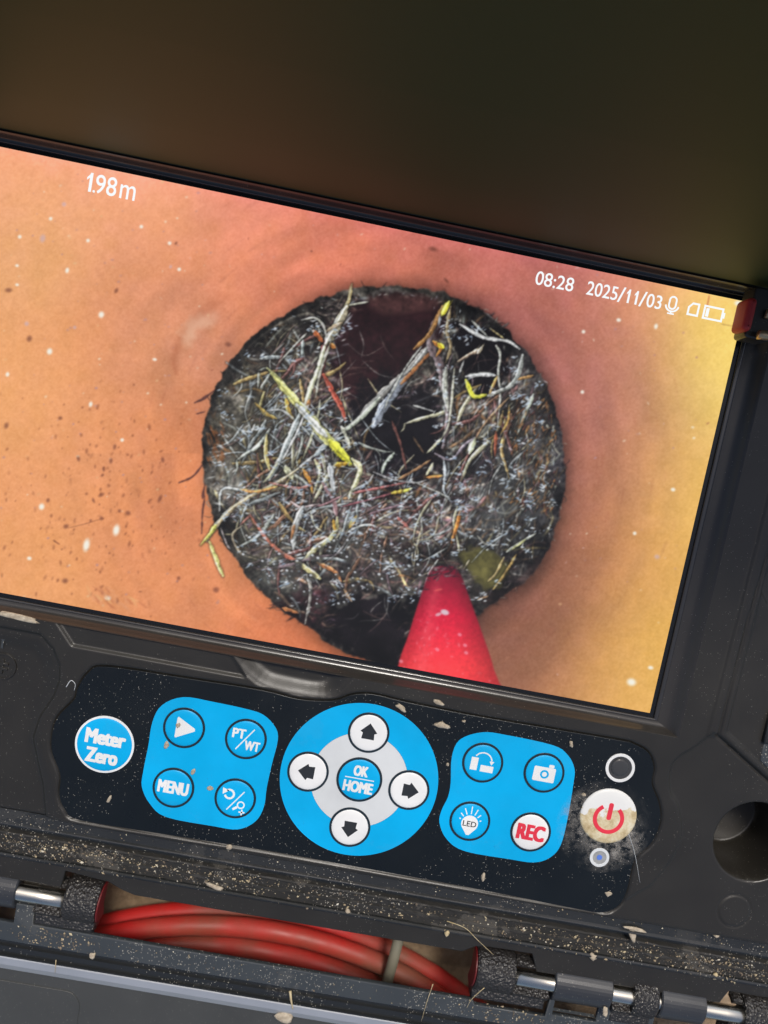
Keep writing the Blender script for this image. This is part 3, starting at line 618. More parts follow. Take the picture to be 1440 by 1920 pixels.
n = NT('dried_mud'); n.set(Base_Color=n.ramp(n.noise(800, 4), [(.3, (.30, .24, .17)), (.7, (.52, .45, .34))]), Roughness=.9); n.bump(n.noise(1500, 3), .6, .0003); M['mud'] = n.m
n = NT('straw'); n.set(Base_Color=n.ramp(n.noise(500, 3), [(.3, (.42, .32, .16)), (.7, (.62, .52, .32))]), Roughness=.7); M['straw'] = n.m
n = NT('grain_debris'); g = n.n('ShaderNodeNewGeometry')
n.set(Base_Color=n.ramp(g.outputs['Random Per Island'], [(0, (.06, .05, .04)), (.35, (.18, .14, .10)), (.65, (.36, .28, .17)), (.88, (.52, .44, .28)), (1, (.74, .70, .60))]), Roughness=.8); M['grain'] = n.m
n = NT('red_cable_sheath')
n.set(Base_Color=n.mix(n.ramp(n.noise(24, 6, rough=.6), [(.38, (0, 0, 0)), (.62, (.9, .9, .9))]), (.50, .016, .014, 1), (.20, .075, .045, 1)), Roughness=n.ramp(n.noise(60, 4), [(.3, (.4,) * 3), (.7, (.75,) * 3)])); M['cable'] = n.m
n = NT('weathered_tie'); n.set(Base_Color=n.mix(n.noise(150, 4), (.14, .14, .10, 1), (.22, .20, .15, 1)), Roughness=.7); M['tie'] = n.m
n = NT('dry_soil')
n.set(Base_Color=n.ramp(n.noise(55, 9, rough=.65), [(.28, (.15, .10, .055)), (.5, (.30, .21, .13)), (.72, (.47, .37, .26))]), Roughness=.95); n.bump(n.noise(140, 8), .8, .004); M['soil'] = n.m
n = NT('lens_window'); n.set(Base_Color=(.05, .05, .05, 1), Roughness=.12); M['window'] = n.m
n = NT('blue_led'); n.set(Base_Color=n.mix(n.noise(900, 4), (.20, .21, .22, 1), (.40, .40, .38, 1)), Roughness=.3); M['led'] = n.m
n = NT('blue_light_dot'); n.set(Base_Color=(.10, .20, .62, 1), Roughness=.3); M['led_blue'] = n.m
n = NT('display_glass_border'); n.set(Base_Color=(.006, .006, .006, 1), Roughness=.25); M['glass'] = n.m
n = NT('live_picture')
at = n.n('ShaderNodeAttribute'); at.attribute_name = 'pixel'
n.set(Base_Color=(.008, .008, .008, 1), Roughness=.32, Emission_Color=at.outputs['Color'], Emission_Strength=SCREEN * .94); n.b.inputs['Specular IOR Level'].default_value = .3; M['picture'] = n.m
n = NT('screen_overlay_white'); n.set(Base_Color=(.02, .02, .02, 1), Emission_Color=(.94, .98, 1, 1), Emission_Strength=SCREEN, Roughness=.4); M['osd'] = n.m

# ------------------------------------------------------------------ mesh helpers (all input in millimetres)
def link(name, me, mat, parent=None):
    o = bpy.data.objects.new(name, me); col.objects.link(o)
    if mat is not None:
        me.materials.clear(); me.materials.append(mat)
    if parent is not None:
        o.parent = parent
        if parent.type == 'EMPTY': o.matrix_parent_inverse = Matrix.Translation(-Vector(parent.location))
    return o

def from_bm(name, bm, mat, parent=None, smooth=False):
    me = bpy.data.meshes.new(name)
    bmesh.ops.scale(bm, vec=(MM, MM, MM), verts=bm.verts)
    bmesh.ops.recalc_face_normals(bm, faces=bm.faces)
    bm.to_mesh(me); bm.free()
    if smooth:
        for p in me.polygons: p.use_smooth = True
    return link(name, me, mat, parent)

def from_arrays(name, verts, quads, mat, parent=None, smooth=True):
    me = bpy.data.meshes.new(name); v = np.asarray(verts, np.float32) * MM; q = np.asarray(quads, np.int32)
    me.vertices.add(len(v)); me.vertices.foreach_set('co', v.ravel())
    k = q.shape[1]
    me.loops.add(q.size); me.loops.foreach_set('vertex_index', q.ravel())
    me.polygons.add(len(q)); me.polygons.foreach_set('loop_start', np.arange(0, q.size, k, dtype=np.int32)); me.polygons.foreach_set('loop_total', np.full(len(q), k, np.int32))
    me.polygons.foreach_set('use_smooth', np.full(len(q), smooth))
    me.update(calc_edges=True); me.validate()
    return link(name, me, mat, parent)

def plate_mesh(outlines, z0, z1, bev=0.0):
    """solid plate from closed 2D outlines (later ones are holes), top edge rounded by bev"""
    cu = bpy.data.curves.new('tmp', 'CURVE'); cu.dimensions = '2D'; cu.fill_mode = 'BOTH'
    for pts in outlines:
        sp = cu.splines.new('POLY'); sp.points.add(len(pts) - 1)
        for i, p in enumerate(pts): sp.points[i].co = (p[0], p[1], 0, 1)
        sp.use_cyclic_u = True
    h = (z1 - z0) / 2
    bev = min(bev, h * .95)
    cu.extrude = h - bev; cu.bevel_depth = bev; cu.bevel_resolution = 2; cu.offset = -bev
    ob = bpy.data.objects.new('tmp', cu); col.objects.link(ob)
    dg = bpy.context.evaluated_depsgraph_get(); me = bpy.data.meshes.new_from_object(ob.evaluated_get(dg))
    bpy.data.objects.remove(ob); bpy.data.curves.remove(cu)
    me.transform(Matrix.Scale(MM, 4) @ Matrix.Translation((0, 0, (z0 + z1) / 2)))
    return me

def plate(name, outlines, z0, z1, mat, parent=None, bev=0.0):
    me = plate_mesh(outlines, z0, z1, bev); me.name = name
    return link(name, me, mat, parent)

def circle(x, y, r, n=48): return [(x + r * math.cos(2 * math.pi * i / n), y + r * math.sin(2 * math.pi * i / n)) for i in range(n)]
def rect(x0, y0, x1, y1): return [(x0, y0), (x1, y0), (x1, y1), (x0, y1)]
def rrect(x0, y0, x1, y1, r, n=6):
    out = []
    for cx, cy, a in ((x1 - r, y0 + r, -90), (x1 - r, y1 - r, 0), (x0 + r, y1 - r, 90), (x0 + r, y0 + r, 180)):
        for i in range(n + 1):
            t = math.radians(a + 90 * i / n); out.append((cx + r * math.cos(t), cy + r * math.sin(t)))
    return out
def pxs(pts, z=4.0): return [PX(u, v, z) for u, v in pts]

def text_mesh(s, x0, y0, w_, h_, z, bold=0.0, spacing=1.0):
    """flat lettering fitted into the box x0, y0, w, h; weight comes from stamping the glyphs a few times side by side"""
    cu = bpy.data.curves.new('tmp', 'FONT'); cu.body = s; cu.size = 1; cu.space_character = spacing; cu.resolution_u = 5
    ob = bpy.data.objects.new('tmp', cu); col.objects.link(ob)
    dg = bpy.context.evaluated_depsgraph_get(); me = bpy.data.meshes.new_from_object(ob.evaluated_get(dg))
    bpy.data.objects.remove(ob); bpy.data.curves.remove(cu)
    co = np.array([v.co[:] for v in me.vertices]); lo = co.min(0); hi = co.max(0)
    d = bold * h_ * 1.3
    sx = (w_ - 2 * d) / (hi[0] - lo[0]); sy = (h_ - 1.2 * d) / (hi[1] - lo[1])
    me.transform(Matrix.Diagonal((sx, sy, 1, 1)) @ Matrix.Translation((-lo[0], -lo[1], 0)))
    if d <= 0:
        me.transform(Matrix.Scale(MM, 4) @ Matrix.Translation((x0, y0, z))); return me
    bm = bmesh.new(); k = 0
    for ox in (0, .5, 1, 1.5, 2):
        for oy in (0, .6, 1.2):
            m2 = me.copy(); m2.transform(Matrix.Translation((x0 + ox * d, y0 + oy * d, z + .004 * k))); bm.from_mesh(m2); bpy.data.meshes.remove(m2); k += 1
    bmesh.ops.scale(bm, vec=(MM, MM, MM), verts=bm.verts); out = bpy.data.meshes.new('text'); bm.to_mesh(out); bm.free(); bpy.data.meshes.remove(me)
    return out

def one_mesh(x0, y0, w_, h_, z):
    """figure 1 with a flag, as in the photographed lettering"""
    st = h_ * .155
    xr = x0 + w_
    me = plate_mesh([[(xr - st, y0), (xr, y0), (xr, y0 + h_), (xr - st * .75, y0 + h_), (xr - st * 1.1, y0 + h_ * .88), (x0, y0 + h_ * .74), (x0, y0 + h_ * .60), (xr - st, y0 + h_ * .74)]], z - .02, z + .02)
    return me

def joined(name, meshes, mat, parent):
    bm = bmesh.new()
    for me in meshes: bm.from_mesh(me)
    me = bpy.data.meshes.new(name); bm.to_mesh(me); bm.free()
    return link(name, me, mat, parent)

def sweep(name, prof, x0, x1, mat, parent, step=None, closed=False, jitter=0):
    """profile of (y, z) points drawn along X"""
    xs = [x0, x1] if not step else list(np.arange(x0, x1 + step * .5, step))
    rg = random.Random(4); V = []; Q = []; m = len(prof)
    for x in xs:
        for y, z in prof: V.append((x, y + rg.uniform(-jitter, jitter), z + rg.uniform(-jitter, jitter)))
    for i in range(len(xs) - 1):
        for k in range(m if closed else m - 1):
            a = i * m + k; b = i * m + (k + 1) % m; Q.append((a, b, b + m, a + m))
    o = from_arrays(name, V, Q, mat, parent, False); return o

def tube(name, pts, r, mat, parent=None, seg=10, taper=None):
    bm = bmesh.new(); P = [Vector(p) for p in pts]; rings = []; up = Vector((.13, .27, .95))
    for i, p in enumerate(P):
        d = (P[min(i + 1, len(P) - 1)] - P[max(i - 1, 0)]).normalized(); a = d.cross(up).normalized(); b = d.cross(a)
        rr = r if taper is None else r * taper(i / (len(P) - 1))
        rings.append([bm.verts.new(p + (a * math.cos(t) + b * math.sin(t)) * rr) for t in [2 * math.pi * k / seg for k in range(seg)]])
    for A, B in zip(rings, rings[1:]):
        for k in range(seg): bm.faces.new((A[k], A[(k + 1) % seg], B[(k + 1) % seg], B[k]))
    bm.faces.new(rings[0]); bm.faces.new(rings[-1][::-1])
    return from_bm(name, bm, mat, parent, True)

def sector(name, x0, x1, yc, zc, r0, r1, a0, a1, mat, parent, tail=None, bev=.5):
    """part of a hinge barrel: annular sector (degrees, 0 = +Y, 90 = up) drawn along X"""
    n_ = max(6, int(abs(a1 - a0) / 9)); bm = bmesh.new(); loops = []
    prof = []
    for i in range(n_ + 1):
        t = math.radians(a0 + (a1 - a0) * i / n_); prof.append((yc + r1 * math.cos(t), zc + r1 * math.sin(t)))
    if tail: prof += tail
    for i in range(n_, -1, -1):
        t = math.radians(a0 + (a1 - a0) * i / n_); prof.append((yc + r0 * math.cos(t), zc + r0 * math.sin(t)))
    cy = sum(p[0] for p in prof) / len(prof); cz = sum(p[1] for p in prof) / len(prof)
    xs = [(x0, .93), (x0 + bev, 1), (x1 - bev, 1), (x1, .93)]
    for x, s in xs: loops.append([bm.verts.new((x, yc + (y - yc) * s, zc + (z - zc) * s)) for y, z in prof])
    m = len(prof)
    for A, B in zip(loops, loops[1:]):
        for k in range(m): bm.faces.new((A[k], A[(k + 1) % m], B[(k + 1) % m], B[k]))
    bm.faces.new(loops[0]); bm.faces.new(loops[-1][::-1])
    bmesh.ops.triangulate(bm, faces=[f for f in bm.faces if len(f.verts) > 4])
    return from_bm(name, bm, mat, parent)

def dome(name, x, y, r, z, h, mat, parent, n=40):
    """slightly domed key cap"""
    bm = bmesh.new(); prof = [(1, -.3), (1, 0), (.97, h * .45), (.9, h * .75), (.7, h * .93), (.35, h)]
    rings = [[bm.verts.new((x + r * f * math.cos(2 * math.pi * k / n), y + r * f * math.sin(2 * math.pi * k / n), z + dz)) for k in range(n)] for f, dz in prof]
    for A, B in zip(rings, rings[1:]):
        for k in range(n): bm.faces.new((A[k], A[(k + 1) % n], B[(k + 1) % n], B[k]))
    bm.faces.new(rings[-1])
    return from_bm(name, bm, mat, parent, True)

def thing(name, label, cat, loc, group=None):
    o = bpy.data.objects.new(name, None); col.objects.link(o); o.location = Vector(loc) * MM; o.empty_display_size = .01
    o['label'] = label; o['category'] = cat
    if group: o['group'] = group
    return o
def tag(o, label, cat, group=None, kind=None):
    o['label'] = label; o['category'] = cat
    if group: o['group'] = group
    if kind: o['kind'] = kind
    return o

# ------------------------------------------------------------------ ground
GZ = -46.0
gx, gy = 90, 90
V = []; rg = np.random.default_rng(5)
xs = np.concatenate([np.linspace(-4000, -260, 12), np.linspace(-240, 300, 140), np.linspace(330, 4000, 12)]); ys = np.concatenate([np.linspace(-4000, -420, 12), np.linspace(-400, 120, 140), np.linspace(150, 4000, 12)])
hn = value_noise(len(ys), len(xs), 9, rg) * 5 + value_noise(len(ys), len(xs), 3, rg) * 2.5
V = [(x, y, GZ - 1.5 + hn[j, i]) for j, y in enumerate(ys) for i, x in enumerate(xs)]
W_ = len(xs); Q = [(j * W_ + i, j * W_ + i + 1, (j + 1) * W_ + i + 1, (j + 1) * W_ + i) for j in range(len(ys) - 1) for i in range(W_ - 1)]
g_ = from_arrays('ground', V, Q, M['soil']); g_['kind'] = 'structure'

# ------------------------------------------------------------------ the monitor case
case = thing('inspection_monitor', 'black hard-case inspection monitor with bright screen, sun hood and blue button panel', 'monitor', (20, -60, GZ))
X0, X1 = -150, 185

# --- lid shell and its feet, display
plate('lid_shell', [rect(X0, -131, X1, 100), circle(150.4, -95.2, 13.4)], -14, -2.2, M['shell'], case, 1.0)
for fx, fy in ((X0 + 14, 80), (X1 - 14, 80), (X0 + 14, -60), (X1 - 14, -60)):
    plate('foot', [circle(fx, fy, 9, 24)], GZ + .2, -14.1, M['dark'], case, .8)
disp = plate('display', [rect(-113.5, -65, 113.5, 65)], -2.1, -.06, M['glass'], case)
img = paint_picture()
lin = np.where(img <= .04045, img / 12.92, ((img + .055) / 1.055) ** 2.4)
NXP, NYP = 980, 552
px_x = np.linspace(-111, 111, NXP); px_y = np.linspace(-62.5, 62.5, NYP)
GX, GY = np.meshgrid(px_x, px_y)
P3 = np.stack([GX.ravel(), GY.ravel(), np.zeros(GX.size)], 1)
cc_ = P3 @ RC.T + TC
uu = 720 + FOC * cc_[:, 0] / cc_[:, 2]; vv = 960 + FOC * cc_[:, 1] / cc_[:, 2]
fx_ = np.clip((uu - CX0) * CK - .5, 0, CW - 1.001); fy_ = np.clip((vv - CY0) * CK - .5, 0, CH - 1.001)
ix = fx_.astype(int); iy = fy_.astype(int); ax = (fx_ - ix)[:, None]; ay = (fy_ - iy)[:, None]
pc = (lin[iy, ix] * (1 - ax) + lin[iy, ix + 1] * ax) * (1 - ay) + (lin[iy + 1, ix] * (1 - ax) + lin[iy + 1, ix + 1] * ax) * ay
idx = np.arange(NXP * NYP).reshape(NYP, NXP)
Q = np.stack([idx[:-1, :-1].ravel(), idx[:-1, 1:].ravel(), idx[1:, 1:].ravel(), idx[1:, :-1].ravel()], 1)
pic = from_arrays('picture', P3, Q, M['picture'], disp, False)
ca = pic.data.color_attributes.new('pixel', 'FLOAT_COLOR', 'POINT')
ca.data.foreach_set('color', np.concatenate([pc, np.ones((len(pc), 1))], 1).astype(np.float32).ravel())
pic['label'] = 'live picture of roots blocking a clay pipe, red cable entering below'

def osd(s, pa, pb, h_, name='screen_text', dy=0.0, **kw):
    xa, ya = PX(*pa, 0); xb, yb = PX(*pb, 0)
    me = text_mesh(s, xa, (ya + yb) / 2 + dy, xb - xa, h_, .06, **kw); return link(name, me, M['osd'], disp)
def figures(name, y_, h_, items):
    ms = []
    for s_, xa, xb in items:
        ms.append(one_mesh(xa, y_, xb - xa, h_, .06) if s_ == '1' else text_mesh(s_, xa, y_ - (.25 if '/' in s_ else 0), xb - xa, (h_ + .5 if '/' in s_ else h_) if s_ not in ('m', '.') else (h_ * .74 if s_ == 'm' else h_ * .13), .06, bold=.006))
    return joined(name, ms, M['osd'], disp)
xa, ya = PX(160, 358, 0); figures('screen_text', ya, 5.2, [('1', xa, xa + 1.55), ('.', xa + 2.0, xa + 2.7), ('98', xa + 2.55, xa + 8.5), ('m', xa + 9.5, xa + 13.9)])
xa, ya = PX(1002, 533, 0); figures('screen_text', ya, 3.9, [('08:28', xa, xa + 11.2)])
xa, ya = PX(1098, 552, 0); wd_ = PX(1238, 580, 0)[0] - xa; f_ = wd_ / 22.0
figures('screen_text', ya, 3.9, [('2025', xa, xa + 9.0 * f_), ('/', xa + 9.2 * f_, xa + 11.1 * f_), ('1', xa + 11.6 * f_, xa + 12.6 * f_), ('1', xa + 13.9 * f_, xa + 14.9 * f_), ('/', xa + 15.5 * f_, xa + 17.4 * f_), ('03', xa + 17.6 * f_, xa + 22.0 * f_)])
def line_poly(pts, wd):
    """outline of a stroke of width wd along pts (open)"""
    p = [Vector(q) for q in pts]; L = []; Rr = []
    for i, q in enumerate(p):
        d = (p[min(i + 1, len(p) - 1)] - p[max(i - 1, 0)]).normalized(); nrm = Vector((-d.y, d.x)) * wd / 2
        L.append(tuple(q + nrm)); Rr.append(tuple(q - nrm))
    return L + Rr[::-1]
def arc(x, y, r, a0, a1, n_=14): return [(x + r * math.cos(math.radians(a0 + (a1 - a0) * i / n_)), y + r * math.sin(math.radians(a0 + (a1 - a0) * i / n_))) for i in range(n_ + 1)]
mx, my = PX(1261, 570, 0)
cap = lambda x, y, hw, hh, n_=8: arc(x, y + hh - hw, hw, 0, 180, n_) + arc(x, y - hh + hw, hw, 180, 360, n_)
joined('microphone_symbol', [plate_mesh([cap(mx, my + .3, 1.25, 2.0), cap(mx, my + .3, .75, 1.5)], .03, .09), plate_mesh([line_poly(arc(mx, my - .2, 1.95, 190, 350), .5)], .03, .09), plate_mesh([rect(mx - 1.0, my - 3.0, mx + 1.0, my - 2.6)], .03, .09), plate_mesh([rect(mx - .2, my - 2.6, mx + .2, my - 2.2)], .03, .09)], M['osd'], disp)
sx_, sy_ = PX(1300, 580, 0)
so = [(sx_ - 1.7, sy_ - 1.9), (sx_ + 1.7, sy_ - 1.9), (sx_ + 1.7, sy_ + 1.9), (sx_ - .5, sy_ + 1.9), (sx_ - 1.7, sy_ + .5)]
si = [(sx_ - 1.15, sy_ - 1.35), (sx_ + 1.15, sy_ - 1.35), (sx_ + 1.15, sy_ + 1.35), (sx_ - .3, sy_ + 1.35), (sx_ - 1.15, sy_ + .3)]
plate('card_symbol', [so, si], .03, .09, M['osd'], disp)
bx_, by_ = PX(1337, 588, 0)
joined('battery_symbol', [plate_mesh([rect(bx_ - 3.0, by_ - 2.0, bx_ + 3.0, by_ + 2.0), rect(bx_ - 2.45, by_ - 1.45, bx_ + 2.45, by_ + 1.45)], .03, .09), plate_mesh([rect(bx_ - 2.2, by_ - 1.2, bx_ - 1.3, by_ + 1.2)], .03, .09), plate_mesh([rect(bx_ + 3.05, by_ - .8, bx_ + 3.5, by_ + .8)], .03, .09)], M['osd'], disp)

# --- bezel around the display: concave glossy frame
inn = (-112.4, -63.8, 112.4, 63.7); outr = (-119.6, -67.3, 119.5, 65.6)
ts = [0, 0, .02, .06, .10, .145, .165, .18, .34, .50, .62, .74, .84, .91, .96, 1.0]; zs = [-.3, .40, .62, .67, .71, .75, .70, .58, .66, .86, 1.2, 1.9, 2.8, 3.5, 3.85, 4.02]
V = []; Q = []
cr = []
for t, z in zip(ts, zs):
    r4 = [inn[i] + (outr[i] - inn[i]) * t for i in range(4)]
    cr.append([(r4[0], r4[1], z), (r4[2], r4[1], z), (r4[2], r4[3], z), (r4[0], r4[3], z)])
for k in range(4):
    n0 = len(V)
    for c4 in cr: V += [c4[k], c4[(k + 1) % 4]]
    for i in range(len(ts) - 1): Q.append((n0 + 2 * i, n0 + 2 * i + 1, n0 + 2 * i + 3, n0 + 2 * i + 2))
nb = 7
lipQ = [q for i, q in enumerate(Q) if i % (len(ts) - 1) < nb]; bodyQ = [q for i, q in enumerate(Q) if i % (len(ts) - 1) >= nb]
bz = from_arrays('bezel', V, bodyQ, M['bezel'], case, True); from_arrays('bezel_lip', V, lipQ, M['edge'], bz, True)
# chips of dried mud on the lower bezel edge are separate things further down

# --- sculpted face below and beside the display (height field with rounded steps)
MEMB = smooth_closed(pxs([(200, 1250), (165, 1262), (146, 1290), (139, 1312), (108, 1345), (97, 1380), (98, 1412), (113, 1453), (111, 1490), (122, 1518), (150, 1538), (300, 1563), (500, 1595), (700, 1631), (900, 1668), (1080, 1704), (1130, 1711), (1160, 1698), (1176, 1668), (1190, 1612), (1222, 1580), (1238, 1540), (1235, 1505), (1222, 1470), (1226, 1440), (1216, 1412), (1190, 1396), (1150, 1386), (900, 1344), (760, 1316), (700, 1302), (660, 1303), (625, 1314), (560, 1311), (490, 1294), (350, 1272)], 3.8), 4)
def step_dn(sd, wd): t = np.clip(.5 - sd / wd, 0, 1); return t * t * (3 - 2 * t)
def face_z(X, Y):
    z = np.full(X.shape, 4.0)
    left = [(-160, -71.3), (-71.8, -71.5), (-67.5, -75.2), (-65.0, -79.5), (-64.3, -84), (-65.2, -89), (-68.3, -96), (-69.4, -103), (-67, -110), (-64.6, -116.5), (-62.3, -126), (-62, -140), (-160, -140)]
    d = poly_sdf(X, Y, left); z -= 1.1 * step_dn(d, 1.0) + .9 * step_dn(d + 4.0 + .14 * (Y + 75), 6.0)
    d = poly_sdf(X, Y, [(-67.9, -60), (-67.4, -67.2), (-62.2, -73.0), (-11, -73.0), (-16.5, -67.5), (-16.5, -60)]); z -= .9 * step_dn(d, .7)
    sc = smooth_closed([(-17, -66.0), (-3, -62), (18, -65), (18.2, -70.2), (13.4, -75.0), (2.1, -75.7), (-7.7, -74.2)], 4)
    d = poly_sdf(X, Y, sc); z -= .35 * step_dn(d, .5) + 2.2 * step_dn(d + 2.6, 5.2)
    d = poly_sdf(X, Y, MEMB); z -= .9 * step_dn(d - .45, .7)
    right = smooth_closed([(127.9, -65.9), (124.7, -69.6), (120.8, -73.2), (119.4, -77.6), (121.0, -84.2), (124.4, -88.2), (127.2, -95.7), (126.6, -104.0), (122, -114), (116, -130), (205, -150), (205, -106), (149.3, -74.6), (131.2, -64.2)], 3)
    d = poly_sdf(X, Y, right); z -= .85 * step_dn(d, .9) * np.clip((Y + 128) / 26, 0, 1) ** .6
    band = [(129.3, 110), (128.7, 0), (127.9, -66), (131.0, -65.2), (134.4, 0), (134.6, 110)]
    z += .55 * step_dn(poly_sdf(X, Y, [(128.9, 120), (128.7, -5.7), (127.7, -65.1), (130.6, -65.0), (131.4, -31), (132.6, -5.8), (133.2, 120)]), 1.0)
    gpts = [(133.4, 120), (132.7, -5.8), (131.5, -31.2), (131.2, -64.5), (149.3, -75.4), (200, -105.5)]
    dl = np.full(X.shape, 1e9)
    for a, b in zip(gpts, gpts[1:]):
        ex, ey = b[0] - a[0], b[1] - a[1]; t = np.clip(((X - a[0]) * ex + (Y - a[1]) * ey) / (ex * ex + ey * ey), 0, 1)
        dl = np.minimum(dl, np.hypot(X - a[0] - t * ex, Y - a[1] - t * ey))
    z -= .9 * np.clip(1 - dl / .55, 0, 1)
    rec = [(135.4, 120), (133.9, -14), (133.5, -62.9), (149.0, -72.4), (205, -106), (205, 120)]
    z -= .9 * step_dn(poly_sdf(X, Y, rec), .7)
    z -= 1.0 * step_dn(poly_sdf(X, Y, [(134.3, 120), (134.1, -19), (136.8, -22.6), (205, -66), (205, 120)]), .7)
    dh = np.hypot(X - 150.4, Y + 95.2) - 12.2
    z -= .35 * step_dn(dh - .5, .8) + 20 * step_dn(dh + .5, 1.6) ** .8 + 2 * np.clip(-dh / 12, 0, 1)
    dd = np.hypot(X - 149.2, Y + 117.8); z += .16 * step_dn(dd - 4.8, .45); z -= .25 * np.clip(1 - np.abs(dd - 5.15) / .35, 0, 1)
    z -= .7 * np.clip((-126.0 - Y) / .8, 0, 1) ** 2
    return z
def height_part(name, x0, x1, y0, y1, st, mat, parent, skirt=True):
    xs = np.arange(x0, x1 + st * .5, st); ys = np.arange(y0, y1 + st * .5, st); xs[-1] = x1; ys[-1] = y1
    X, Y = np.meshgrid(xs, ys); Z = face_z(X, Y)
    V = np.stack([X.ravel(), Y.ravel(), Z.ravel()], 1); idx = np.arange(X.size).reshape(X.shape)
    Q = np.stack([idx[:-1, :-1].ravel(), idx[:-1, 1:].ravel(), idx[1:, 1:].ravel(), idx[1:, :-1].ravel()], 1)
    if skirt:
        b = V[idx[0]].copy(); b[:, 2] = -.5; n0 = len(V); V = np.vstack([V, b]); k = np.arange(len(b))
        Q = np.vstack([Q, np.stack([n0 + k[:-1], n0 + k[1:], idx[0][1:], idx[0][:-1]], 1)])
    return from_arrays(name, V, Q, mat, parent, True)
height_part('face_panel', -112, 172, -126.8, -67.3, .4, M['shell'], case)
height_part('side_panel', 119.5, 172, -67.3, 65.6, .45, M['shell'], case, False)
plate('side_panel', [rect(X0, -67.4, -119.7, 66)], -2, 4, M['shell'], case, .4)
plate('face_end', [rect(X0, -126.8, -112.1, -67.5)], -2, 3, M['shell'], case, .4)
plate('face_end', [rect(172.1, -126.8, X1, 66)], -2, 3, M['shell'], case, .4)
plate('top_rim', [rect(X0, 66.1, X1, 100)], -2, 4, M['shell'], case, .6)
# latch keeper in the recess at the right border
kx, ky = PX(1436, 1358, 3); plate('latch_keeper', [rect(kx - .2, ky - 5.5, kx + 16, ky + 4.5)], 1.0, 4.6, M['dark'], case, .5)
kx, ky = PX(1433, 1412, 3); plate('latch_keeper', [[(kx - 1, ky - 2.5), (kx + 12, ky - 11), (kx + 12, ky + 4), (kx - 1, ky + 4)]], 1.0, 3.4, M['base'], case, .5)
# embossed marks at the left border (weight figure and cross symbol)
ex_, ey_ = PX(4, 1250, 2.5)
joined('embossed_mark', [plate_mesh([circle(ex_, ey_, 4.0), circle(ex_, ey_, 3.5)], 1.6, 2.45, .05), plate_mesh([rect(ex_ - 1.8, ey_ + .5, ex_ + 1.6, ey_ + 1.1)], 1.6, 2.45, .05), plate_mesh([rect(ex_ - 1.8, ey_ - 1.0, ex_ + 1.6, ey_ - .4)], 1.6, 2.45, .05), plate_mesh([rect(ex_ - .4, ey_ - 2.2, ex_ + .2, ey_ + 2.2)], 1.6, 2.44, .05)], M['shell'], case)
tx_, ty_ = PX(2, 1222, 2.5)
link('embossed_mark', text_mesh('Y', tx_ - 2, ty_ + 1, 4, 4.5, 2.45, bold=.0), M['base'], case)

# --- button panel: black film with printed fields
ZM = 3.82
memb = plate('control_panel', [[tuple(p) for p in MEMB]], 2.9, ZM, M['membrane'], case, .12)
LEFT = smooth_closed(pxs([(344, 1307), (400, 1316), (465, 1330), (495, 1341), (516, 1363), (521, 1387), (509, 1436), (500, 1478), (495, 1512), (479, 1540), (446, 1555), (400, 1549), (312, 1532), (281, 1507), (266, 1475), (269, 1444), (278, 1399), (286, 1353), (304, 1322)], ZM), 4)
RIGHT = smooth_closed(pxs([(904, 1373), (949, 1378), (1036, 1397), (1064, 1415), (1077, 1441), (1075, 1470), (1064, 1536), (1051, 1585), (1031, 1608), (1001, 1617), (956, 1611), (872, 1596), (838, 1574), (824, 1543), (828, 1519), (840, 1494), (845, 1467), (847, 1420), (862, 1387)], ZM), 4)
plate('blue_field', [[tuple(p) for p in LEFT]], ZM - .3, ZM + .03, M['blue'], memb)
plate('blue_field', [[tuple(p) for p in RIGHT]], ZM - .3, ZM + .03, M['blue'], memb)
KX, KY = 27.8, -97.7
plate('blue_field', [circle(KX, KY, 23.7, 96), circle(KX, KY, 14.6, 72)], ZM - .3, ZM + .03, M['blue'], memb)
plate('white_field', [circle(KX, KY, 14.55, 72)], ZM - .3, ZM + .03, M['off'], memb)

ZB = ZM + .03; HB = .42; ZI = ZB + HB + .02
def key(x, y, r, capm, name='button', ringm=None, label=None, ringw=1.0, h=HB):
    b = dome(name, x, y, r - ringw * .55, ZB, h, M[capm], case)
    plate('ring', [circle(x, y, r, 56), circle(x, y, r - ringw, 56)], ZB - .2, ZB + .16, M[ringm or 'ring'], b, .06)
    if label: b['label'] = label
    return b
def sym(b, meshes, mat='white', name='symbol'): return joined(name, meshes, M[mat], b)
def fl(outl): return plate_mesh(outl, ZI - .12, ZI)
def tx(s, x, y, w_, h_, bold=.03, **kw): return text_mesh(s, x - w_ / 2, y - h_ / 2, w_, h_, ZI, bold=bold, **kw)

x, y = -48.2, -100.7
b = key(x, y, 8.7, 'blue', ringm='white', label='round blue meter zero button', ringw=.75)
sym(b, [tx('Meter', x + .1, y + 2.2, 12.0, 4.6, .05), tx('Zero', x - .2, y - 3.5, 9.6, 4.6, .05)], name='lettering')
x, y = -26.1, -91.4
b = key(x, y, 6.2, 'blue', label='blue play button')
sym(b, [fl([[(x - 2.0, y + 3.2), (x - 2.3, y + 2.9), (x - 2.3, y - 2.9), (x - 2.0, y - 3.2), (x + 3.3, y - .4), (x + 3.3, y + .4)]])])
x, y = -26.1, -110.1
b = key(x, y, 6.2, 'blue', label='blue menu button'); sym(b, [tx('MENU', x, y + .2, 9.2, 3.9, .045)], name='lettering')
x, y = -7.6, -91.4
b = key(x, y, 6.2, 'blue', label='blue button lettered PT and WT')
sym(b, [tx('PT', x - 2.2, y + 1.5, 4.0, 2.9, .04), tx('WT', x + 2.2, y - 1.7, 4.6, 2.9, .04), fl([line_poly([(x - 2.5, y - 3.4), (x + 2.1, y + 3.4)], .35)])], name='lettering')
x, y = -7.5, -110.0
b = key(x, y, 6.2, 'blue', label='blue return and zoom button')
